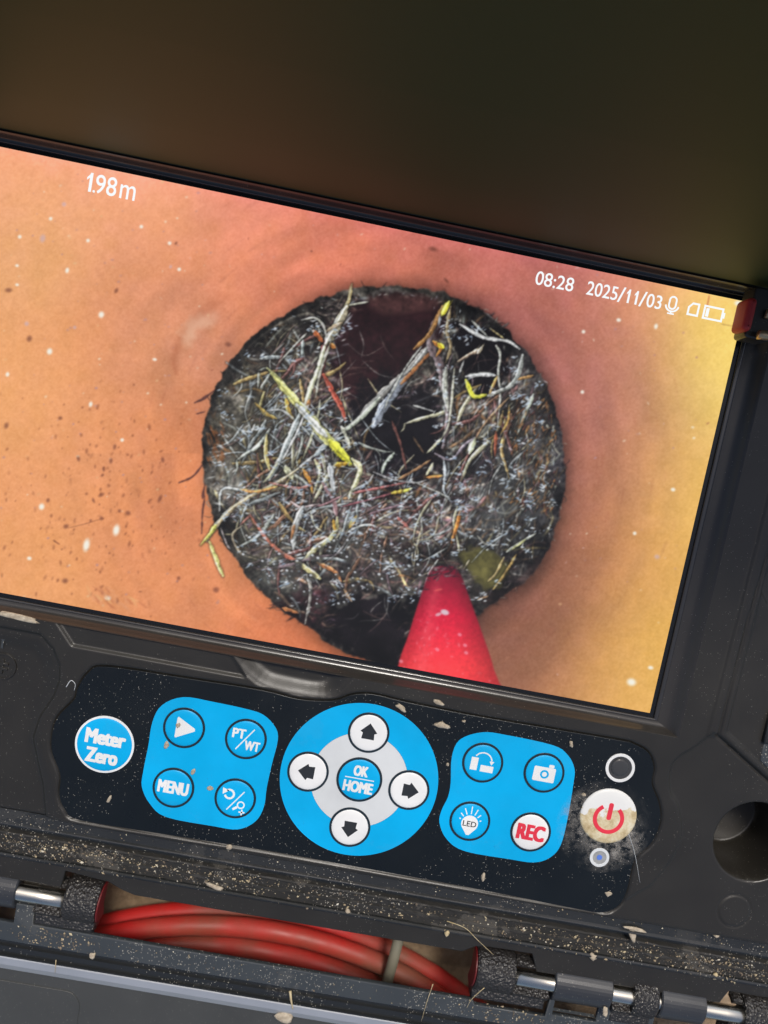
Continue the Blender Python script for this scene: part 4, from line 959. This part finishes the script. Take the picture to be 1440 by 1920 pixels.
sym(b, [fl([line_poly(arc(x - 1.9, y + 1.2, 1.35, 130, -160, 14), .62)]), fl([[(x - 4.1, y + 2.9), (x - 3.9, y + .9), (x - 2.1, y + 2.3)]]), fl([line_poly([(x - 2.0, y - 3.7), (x + 2.4, y + 2.6)], .32)]), fl([circle(x + 2.0, y - 1.6, 1.2, 20), circle(x + 2.0, y - 1.6, .8, 20)]), fl([line_poly([(x + 1.0, y - 2.4), (x - .2, y - 3.3)], .7)]), fl([rect(x + 1.7, y - 4.0, x + 3.5, y - 3.6)]), fl([rect(x + 2.4, y - 4.7, x + 2.8, y - 2.9)])])
for dx, dy, ang, nm in ((0, 14.9, 90, 'up'), (0, -14.9, -90, 'down'), (-15.5, -.2, 180, 'left'), (15.2, -.3, 0, 'right')):
    x, y = KX + dx, KY + dy
    b = key(x, y, 6.2, 'white', label='white %s arrow button' % nm)
    sh = [(3.0, 0), (.3, 2.55), (-.1, 1.75), (-1.9, 1.9), (-1.9, -1.9), (-.1, -1.75), (.3, -2.55)]
    c_, s_ = math.cos(math.radians(ang)), math.sin(math.radians(ang))
    sym(b, [fl([[(x + px_ * c_ - py_ * s_, y + px_ * s_ + py_ * c_) for px_, py_ in sh]])], 'black_print')
b = key(KX, KY + .2, 6.9, 'blue', label='blue OK home button')
sym(b, [tx('OK', KX, KY + 3.0, 4.4, 3.3, .045), fl([rect(KX - 4.4, KY + .45, KX + 4.4, KY + .75)]), tx('HOME', KX, KY - 2.0, 9.0, 3.5, .045)], name='lettering')
x, y = 63.1, -85.6
b = key(x, y, 6.2, 'blue', label='blue rotate picture button')
sym(b, [fl([rect(x - 3.6, y - 2.5, x - 1.5, y + 1.4)]), fl([rect(x - .5, y - 2.6, x + 3.4, y - .6)]), fl([line_poly(arc(x - .1, y + .5, 2.7, 150, 10), .4)]), fl([[(x + 1.9, y + .9), (x + 3.3, y + .9), (x + 2.6, y - .3)]])])
x, y = 81.9, -85.3
b = key(x, y, 6.2, 'blue', label='blue camera button')
sym(b, [fl([rrect(x - 3.3, y - 2.6, x + 3.3, y + 1.9, .4), circle(x + .1, y - .3, 1.35, 24)]), fl([rrect(x + 1.0, y + 1.95, x + 2.6, y + 2.9, .3)]), fl([circle(x + .1, y - .3, .75, 20)])])
x, y = 63.0, -104.2
b = key(x, y, 6.2, 'blue', label='blue LED brightness button')
rays = [fl([line_poly([(x + math.cos(math.radians(a)) * r0, y - .6 + math.sin(math.radians(a)) * r0), (x + math.cos(math.radians(a)) * r1, y - .6 + math.sin(math.radians(a)) * r1)], .32)]) for a, r0, r1 in ((24, 3.1, 3.6), (48, 3.0, 4.3), (70, 3.0, 5.0), (92, 3.0, 5.4), (116, 3.0, 5.0), (138, 3.0, 4.3), (160, 3.1, 3.6))]
sym(b, [fl([arc(x, y - .6, 2.55, -35, 215, 26) + [(x - .4, y - 4.2), (x + .4, y - 4.2)]])] + rays)
link('lettering', text_mesh('LED', x - 2.05, y - 1.5, 4.1, 1.7, ZI + .03, bold=.01), M['black_print'], b)
x, y = 81.8, -104.2
b = key(x, y, 6.2, 'white', label='white record button with red letters REC'); sym(b, [tx('REC', x, y, 8.6, 5.0, .05)], 'red_print', 'lettering')
x, y = 104.0, -95.0
b = dome('button', x, y, 8.65, ZB - .02, .6, M['power'], case); b['label'] = 'stained white power button with red power symbol'
zi = ZI + .18
joined('symbol', [plate_mesh([line_poly(arc(x, y - .6, 4.15, 124, 412, 34), 1.25)], zi - .14, zi, .05), plate_mesh([rrect(x - .72, y - 1.0, x + .72, y + 4.4, .6)], zi - .14, zi, .05)], M['red_print'], b)
x, y = 104.2, -79.6
b = plate('sensor_window', [circle(x, y, 3.5, 40)], ZM - .5, ZM + .05, M['window'], case)
plate('ring', [circle(x, y, 4.45, 56), circle(x, y, 3.55, 56)], ZM - .3, ZM + .22, M['white'], b, .08)
dome('lens', x - .2, y + .2, 2.7, ZM + .06, .5, M['window'], b)
x, y = 104.2, -108.3
b = plate('indicator_light', [circle(x, y, 2.1, 32)], ZM - .5, ZM + .05, M['led'], case)
plate('ring', [circle(x, y, 3.0, 40), circle(x, y, 2.1, 40)], ZM - .3, ZM + .2, M['off'], b, .08)
plate('light_dot', [circle(x, y, .85, 12)], ZM, ZM + .09, M['led_blue'], b)
# dried glue film spread round the power key
plate('glue_film', [circle(103.5, -98.5, 15.0, 64)], ZM - .2, ZM + .035, M['glue'], memb)

# --- lower lip, gasket channel and hinge ledge of the lid
sweep('lip', [(-126.85, -1.5), (-126.85, 1.55), (-127.3, 1.6), (-130.3, 2.2), (-130.7, 2.6), (-131.0, 2.72), (-131.3, 2.62), (-131.6, 2.2), (-132.3, -1.3), (-134.9, -1.5)], X0, X1, M['lip'], case)
sweep('gasket', [(-134.6, -1.6), (-135.1, -.35), (-135.5, -.1), (-135.9, -.35), (-136.2, -1.0), (-138.4, -1.1), (-138.7, -.65), (-139.4, -.6), (-139.8, -1.1), (-141.9, -1.1), (-142.2, -1.8)], X0, X1, M['gasket'], case, 1.6, jitter=.10)
sweep('outer_ridge', [(-141.8, -2), (-142.0, -.35), (-142.4, .05), (-142.9, .0), (-143.3, -.5), (-143.5, -2.5)], X0, X1, M['lip'], case)
led = [(X0, -143.3), (X1, -143.3), (X1, -147.2), (157, -147.2), (155, -151.6), (95.0, -151.6), (92.5, -146.0), (78.5, -146.2), (74.5, -146.8), (70.5, -149.2), (-33, -149.2), (-37, -148.2), (-41.5, -146.4), (-55.0, -145.2), (-55.5, -150.6), (X0, -150.6)]
plate('hinge_ledge', [led], -13, -1.3, M['shell'], case, .5)
YC, ZC = -155.2, -5.2
lids = [(X0, -68.3), (101.2, 120.0), (135.8, 150.6)]
for a, c in lids:
    sector('lid_knuckle', a, c, YC, ZC, .1, 6.1, -40, 220, M['knuckle'], case, tail=[(-150.5, -11), (-150.5, -6)] if False else None, bev=.4)
for a, c in ((-68, -56.5), (95.5, 101.0), (150.8, 155)):
    plate('hinge_bracket', [rect(a, -153.2, c, -150.7 if a < 0 else -151.7)], -12, -4.0, M['shell'], case, .4)
def pin(x0_, x1_):
    t = tube('hinge_pin', [(x, YC + .3, ZC + 3.0) for x in np.linspace(x0_, x1_, 5)], 2.5, M['steel'], case, 20); return t
pin(-100, -50); pin(84, 182)
# --- textured hinge barrels of the lower half
TL = [(-164.6, -5.2), (-164.6, -8.5), (-156, -11)]
def barrel(x0_, x1_, xo0, xo1, first):
    """x0..x1 closed barrel; xo0..xo1 part with a window that shows the pin"""
    k = sector('base_knuckle', x0_, x1_, YC, ZC, .1, 6.7, -20, 170, M['leather'], case, bev=.7)
    plate('tail', [rect(min(x0_, xo0) + .2, -164.4, max(x1_, xo1) - .2, YC - 5)], -9, -1.6, M['leather'], k, 1.2)
    sector('window_rim', xo0, xo1, YC, ZC, 4.6, 6.0, 0, 38, M['leather'], k, bev=.4)
    sector('window_rim', xo0, xo1, YC, ZC, 3.2, 6.6, 122, 172, M['leather'], k, bev=.4)
    cap_x = (x1_, x1_ + .7) if first else (x0_ - .7, x0_)
    if x0_ < 80:
        sector('reflection_cap', cap_x[0], cap_x[1], YC - .3, ZC - .3, .1, 6.0, -20, 200, M['reflected_red'], k, bev=.2)  # added disc, coloured as the red cable's reflection on the knuckle end
barrel(-53.8, -43.6, -62.6, -53.9, True)
barrel(76.2, 88.4, 88.5, 100.3, False)
barrel(126.8, 134.9, 120.9, 126.7, True)
barrel(163.2, 182, 159.5, 163.1, False)

# --- lower half of the case
bo = [(X0, -158.6), (-62.8, -158.6), (-62.4, -164.7), (77.4, -165.0), (78.2, -166.4), (101.2, -166.4), (101.6, -158.4), (136, -158.4), (136, -166), (185, -166), (185, -171.3), (X0, -171.3)]
plate('base_rim', [bo, rect(103.3, -165.4, 117.6, -160.2), rect(-80, -165.2, -68.4, -160.0)], -3.8, -2.0, M['base'], case, .4)
plate('pocket_floor', [rect(102.5, -166, 118.5, -159.5)], -11.5, -10.1, M['dark'], case)
plate('pocket_floor', [rect(-81, -166, -68, -159.5)], -11.5, -10.1, M['dark'], case)
sweep('pocket_edge', [(-165.35, -4.0), (-164.9, -3.3), (-164.5, -4.2)], 103.4, 117.5, M['base'], case)
sweep('base_groove', [(-171.2, -8), (-171.3, -2.3), (-171.9, -3.0), (-173.0, -3.1), (-173.3, -2.4), (-174.9, -2.4), (-175.2, -3.2), (-176.2, -3.3), (-176.5, -2.5), (-176.9, -2.5)], X0, X1, M['lip'], case)
sweep('sky_sheen_strip', [(-176.8, -2.8), (-177.2, -2.35), (-179.5, -2.5), (-181.7, -3.6), (-182.0, -4.6)], X0, X1, M['strip'], case)  # black bevel with the sky reflection put into its pale colour
plate('base_tray', [rect(X0, -300, X1, -182.0)], -12, -4.4, M['base_panel'], case, .3)
plate('tray_inlay', [rrect(-112, -262, -44.5, -186.3, 5.5, 8)], -6, -4.15, M['base_panel'], case, .12)
for fx, fy in ((X0 + 14, -285), (X1 - 14, -285)):
    plate('foot', [circle(fx, fy, 9, 24)], GZ + .2, -12.1, M['dark'], case, .8)

# --- sun hood standing over the upper edge of the display
V = []; Q = []
prof = [(66.2, 4.1), (66.6, 30), (67.6, 70), (69.6, 115), (72.5, 165), (74.5, 165), (71.6, 115), (69.4, 70), (68.4, 30), (68.0, 4.1)]
sweep('sun_hood', prof, X0 + 10, X1 - 22, M['hood'], case, 12, closed=True)
rx_, ry_ = PX(1404, 588, 16)
plate('hood_tab', [rrect(rx_ - .6, ry_ - 4.4, rx_ + 2.0, ry_ + 4.6, 1.2)], 8, 16, M['red_tab'], case, 1.5)
plate('hood_bracket', [rrect(rx_ + 2.6, ry_ - 5.0, rx_ + 10, ry_ + 9, 1)], 4.1, 11, M['shell'], case, .6)
tube('hood_screw', [(rx_ + 5.2 + t, ry_ - 4.2 + t * .1, 13 + t * .1) for t in (0, 1.5, 3, 5)], 1.3, M['brass'], case, 14)
tube('hood_screw', [(rx_ + 7.0, ry_ + .8, 12), (rx_ + 7.2, ry_ + 3.2, 12.2)], .8, M['brass'], case, 12)

# ------------------------------------------------------------------ red cable coil under the hinge gap
pts = []
turns = [(167.5, 9.4, -357.4, -36), (151.1, 8.2, -332.0, -30), (144.5, 11.8, -315.5, -27), (143.4, 13.5, -314.8, -36.5), (158.0, 9.0, -342.0, -39)]
N = 90
for k, tA in enumerate(turns):
    tB = turns[min(k + 1, len(turns) - 1)]
    for i in range(N):
        t = i / N; f = np.clip((t - .8) / .2, 0, 1); f = f * f * (3 - 2 * f)
        r, cx_, cy_, zz = [p + (q - p) * f for p, q in zip(tA, tB)]
        a = math.radians(-90) + 2 * math.pi * t
        pts.append((cx_ + r * math.cos(a), cy_ + r * math.sin(a), zz))
tag(tube('push_cable', pts, 3.3, M['cable'], None, 14), 'coiled red cable seen through the gap between the hinges', 'cable')
tp = [PX(752, 1752, -20), PX(743, 1790, -16), PX(732, 1825, -18), PX(720, 1862, -24)]
tz = [-24, -18.6, -19.5, -26]
tpts = [(tp[0][0] + 1, tp[0][1] + 3, -40)] + [(p[0], p[1], z) for p, z in zip(tp, tz)] + [(tp[3][0] - 1, tp[3][1] - 4, -40)]
tpts = [tuple(q) for q in smooth_open(np.array(tpts), 6)]
tag(tube('cable_tie', tpts, 1.9, M['tie'], None, 10), 'grey green tie wrapped across the red cable strands', 'cable tie')

# ------------------------------------------------------------------ dirt: loose grains, crumbs, straws
def grain_bm(bm, x, y, z, r, rg):
    sx, sy, sz = r * rg.uniform(.6, 1.6), r * rg.uniform(.5, 1.0), r * rg.uniform(.4, .8); a = rg.uniform(0, math.pi); c_, s_ = math.cos(a), math.sin(a)
    pts = [(sx, 0, 0), (0, sy, 0), (-sx, 0, 0), (0, -sy, 0), (0, 0, sz), (0, 0, -sz)]
    v = [bm.verts.new((x + (p[0] * c_ - p[1] * s_) * rg.uniform(.75, 1.2), y + (p[0] * s_ + p[1] * c_) * rg.uniform(.75, 1.2), z + p[2])) for p in pts]
    for i in range(4):
        bm.faces.new((v[i], v[(i + 1) % 4], v[4])); bm.faces.new((v[(i + 1) % 4], v[i], v[5]))
rg = random.Random(77); bm = bmesh.new()
def gz(y):
    if y > -126.8: return None
    if y > -131: return 2.1
    if y > -134.8: return -1.2
    if y > -136.0: return -.1
    if y > -142: return -.95
    if y > -143: return .1
    return -1.2
for k in range(3900):
    x = rg.uniform(-100, 175)
    dens = .20 + .9 * math.exp(-((x + 52) / 26) ** 2) + .30 * math.exp(-((x + 5) / 25) ** 2) + .55 * math.exp(-((x - 112) / 40) ** 2) + .4 * math.exp(-((x - 155) / 15) ** 2)
    if rg.random() > dens: continue
    yc = -139.0 if x > 60 else -138.6
    y = max(min(rg.gauss(yc, 1.7), -135), -143.2)
    r = .12 + .40 * rg.random() ** 3.6
    grain_bm(bm, x, y, gz(y) + r * .3, r, rg)
for k in range(260):
    x = rg.uniform(-100, 170); y = rg.uniform(-131, -127.2); r = .10 + .2 * rg.random() ** 3
    grain_bm(bm, x, y, 2.15, r, rg)
for k in range(300):      # on the lower rim near the hinges
    x = rg.gauss(-53, 8) if rg.random() < .6 else rg.gauss(88, 8); y = rg.uniform(-171, -165); r = .12 + .38 * rg.random() ** 3
    grain_bm(bm, x, y, -1.9, r, rg)
for k in range(220):
    x = rg.uniform(-90, 170); y = rg.uniform(-171, -165.4); r = .1 + .25 * rg.random() ** 3
    grain_bm(bm, x, y, -1.9, r, rg)
o = from_bm('dust_grains', bm, M['grain']); tag(o, 'pale sawdust and sand grains scattered along the gasket groove', 'dust', kind='stuff')

def crumb(name, u, v, z, rx, ry, ang, mat, label, cat='crumb', h=.6):
    x, y = PX(u, v, z); bm = bmesh.new(); bmesh.ops.create_icosphere(bm, subdivisions=2, radius=1)
    rr = random.Random(int(u * 7 + v)); ph = [rr.uniform(0, 6) for _ in range(6)]
    for q in bm.verts:
        p = q.co; f = 1 + .14 * math.sin(3 * p.x + ph[0] + 2 * p.y) + .12 * math.sin(4 * p.y + ph[1]) + .12 * math.sin(7 * p.x + ph[2] + 3 * p.z)
        q.co = Vector((p.x * rx * f, p.y * ry * f, max(p.z * h * f, -.05)))
    bmesh.ops.rotate(bm, verts=bm.verts, cent=(0, 0, 0), matrix=Matrix.Rotation(ang, 3, 'Z'))
    me = bpy.data.meshes.new(name); bmesh.ops.scale(bm, vec=(MM, MM, MM), verts=bm.verts); bm.to_mesh(me); bm.free()
    for p in me.polygons: p.use_smooth = True
    o = link(name, me, M[mat]); o.location = (x * MM, y * MM, z * MM); return tag(o, label, cat)
crumb('mud_crumb', 822, 1317, 4.0, 1.7, .7, -.3, 'mud', 'tan mud crumb on the panel just below the lower screen edge')
crumb('mud_crumb', 752, 1327, ZM, 2.0, .8, -.45, 'mud', 'curled tan flake above the right side of the arrow pad circle')
crumb('mud_crumb', 828, 1360, ZM, 2.3, 1.1, .0, 'mud', 'largest pale mud crumb beside the upper left of the right blue field')
crumb('mud_crumb', 870, 1352, ZM, .6, .5, .4, 'mud', 'tiny pale crumb above the rotate button')
crumb('mud_crumb', 839, 1433, ZM, .55, .5, .0, 'mud', 'small round crumb between arrow pad and right blue field')
crumb('mud_crumb', 1071, 1395, ZM, .7, 1.0, .2, 'mud', 'oval tan crumb above the corner of the right blue field')
crumb('mud_crumb', 1094, 1490, ZM, .65, .6, .0, 'mud', 'small pale crumb left of the stained power button')
crumb('mud_crumb', 906, 1644, ZM, .65, 1.5, .05, 'mud', 'upright pale husk on the black panel below the LED button')
crumb('mud_crumb', 205, 1498, ZM, .55, 1.2, -.4, 'mud', 'pale husk on the black panel below the meter zero button')
crumb('mud_crumb', 312, 1397, ZB, .8, 1.3, -.3, 'mud', 'grey brown fleck at lower left of the play button', h=.3)
crumb('mud_crumb', 362, 1447, ZB, .6, 1.2, -.2, 'mud', 'brown fleck between menu and play buttons', h=.3)
crumb('mud_crumb', 394, 1478, ZB, .9, .8, .0, 'mud', 'round brown smudge beside the return button', h=.2)
crumb('mud_crumb', 334, 1360, ZI, .6, .9, -.1, 'mud', 'brown fleck stuck on the white play triangle', h=.25)
crumb('mud_crumb', 430, 1588, ZM, 1.0, .8, .3, 'mud', 'tan crumb at the lower edge of the button panel')
crumb('mud_crumb', 1343, 1752, 2.6, 1.1, .9, .3, 'mud', 'tan grain wedged under the face edge at lower right', h=1.0)
crumb('mud_crumb', 838, 1750, .0, .75, .9, .2, 'straw', 'yellow seed husk on the ledge above the cable gap')
crumb('mud_crumb', 652, 1708, -.7, .9, .8, .0, 'mud', 'round pale grain in the middle of the gasket groove')
crumb('mud_crumb', 1112, 1793, -.7, 1.6, 1.0, -.4, 'mud', 'tan clod in the gasket groove above the right hinge', h=1.0)
crumb('mud_crumb', 1341, 1830, -.7, .9, 1.1, .3, 'straw', 'pale yellow chip in the gasket groove near right border')
crumb('mud_crumb', 1135, 1897, .6, 1.0, 1.7, .1, 'mud', 'pale oval flake on the smooth hinge barrel', h=.3)
crumb('mud_crumb', 173, 1792, -2.0, 1.0, 1.0, .0, 'mud', 'round pale spot on the lower rim beside the left hinge', h=.3)
crumb('mud_crumb', 532, 1908, -3.0, 3.2, 2.2, .2, 'mud', 'tan mud patch on the sky-sheen strip at the bottom', h=.3)
crumb('mud_crumb', 402, 1662, -.5, 3.6, .7, -.15, 'mud', 'long reddish sliver lying in the gasket groove', h=.5)
crumb('mud_crumb', 1190, 1742, 3.0, 3.6, .7, -.1, 'mud', 'pale mud smear along the face edge below the panel', h=.4)
crumb('mud_crumb', 1186, 1752, 2.2, 1.0, 2.4, .5, 'mud', 'triangular mud smear on the lip below the panel', h=.3)
crumb('mud_crumb', 32, 1157, 4.0, 7.0, .9, -.05, 'mud', 'dried mud streak on the lower bezel at the left border', h=.35)
crumb('mud_crumb', 1141, 1676, ZM, .9, .9, 0, 'mud', 'yellowish drop mark in the lower right panel corner', h=.25)

def fibre(pts, r, mat, label, cat='straw', name='straw_fibre'):
    q = []
    for u, v, z in pts: a = PX(u, v, z); q.append((a[0], a[1], z))
    q = [tuple(p) for p in smooth_open(np.array(q), 6)]
    o = tube(name, q, r, M[mat], None, 6, lambda t: 1 - .6 * t); return tag(o, label, cat)
fibre([(544, 1858, -1.6), (546, 1876, -1.2), (549, 1892, -1.8)], .45, 'straw', 'short brown straw on the lower rim near the bottom')
fibre([(838, 1727, .2), (872, 1740, .6), (895, 1762, .8), (925, 1790, .8)], .14, 'straw', 'thin pale hair hanging over the ledge above the right hinge', 'fibre')
fibre([(812, 1845, -1), (800, 1880, -1), (790, 1915, -1.6)], .12, 'straw', 'thin upright hair below the right end of the cable', 'fibre')
fibre([(908, 1852, 1), (885, 1873, 0), (875, 1890, -1)], .13, 'straw', 'thin hair at the end of the red cable by the hinge', 'fibre')
fibre([(1176, 1556, 4.0), (1190, 1600, 4.1), (1200, 1655, 4.1)], .09, 'off', 'fine white hair running down from the power button', 'fibre')
fibre([(105, 1800, -2), (103, 1825, -2)], .14, 'straw', 'short thin hair across the rim at lower left', 'fibre')
fibre([(124, 1288, 4.05), (133, 1276, 4.2), (141, 1283, 4.2), (139, 1295, 4.05)], .12, 'off', 'tiny curled white hair left of the button panel', 'fibre')
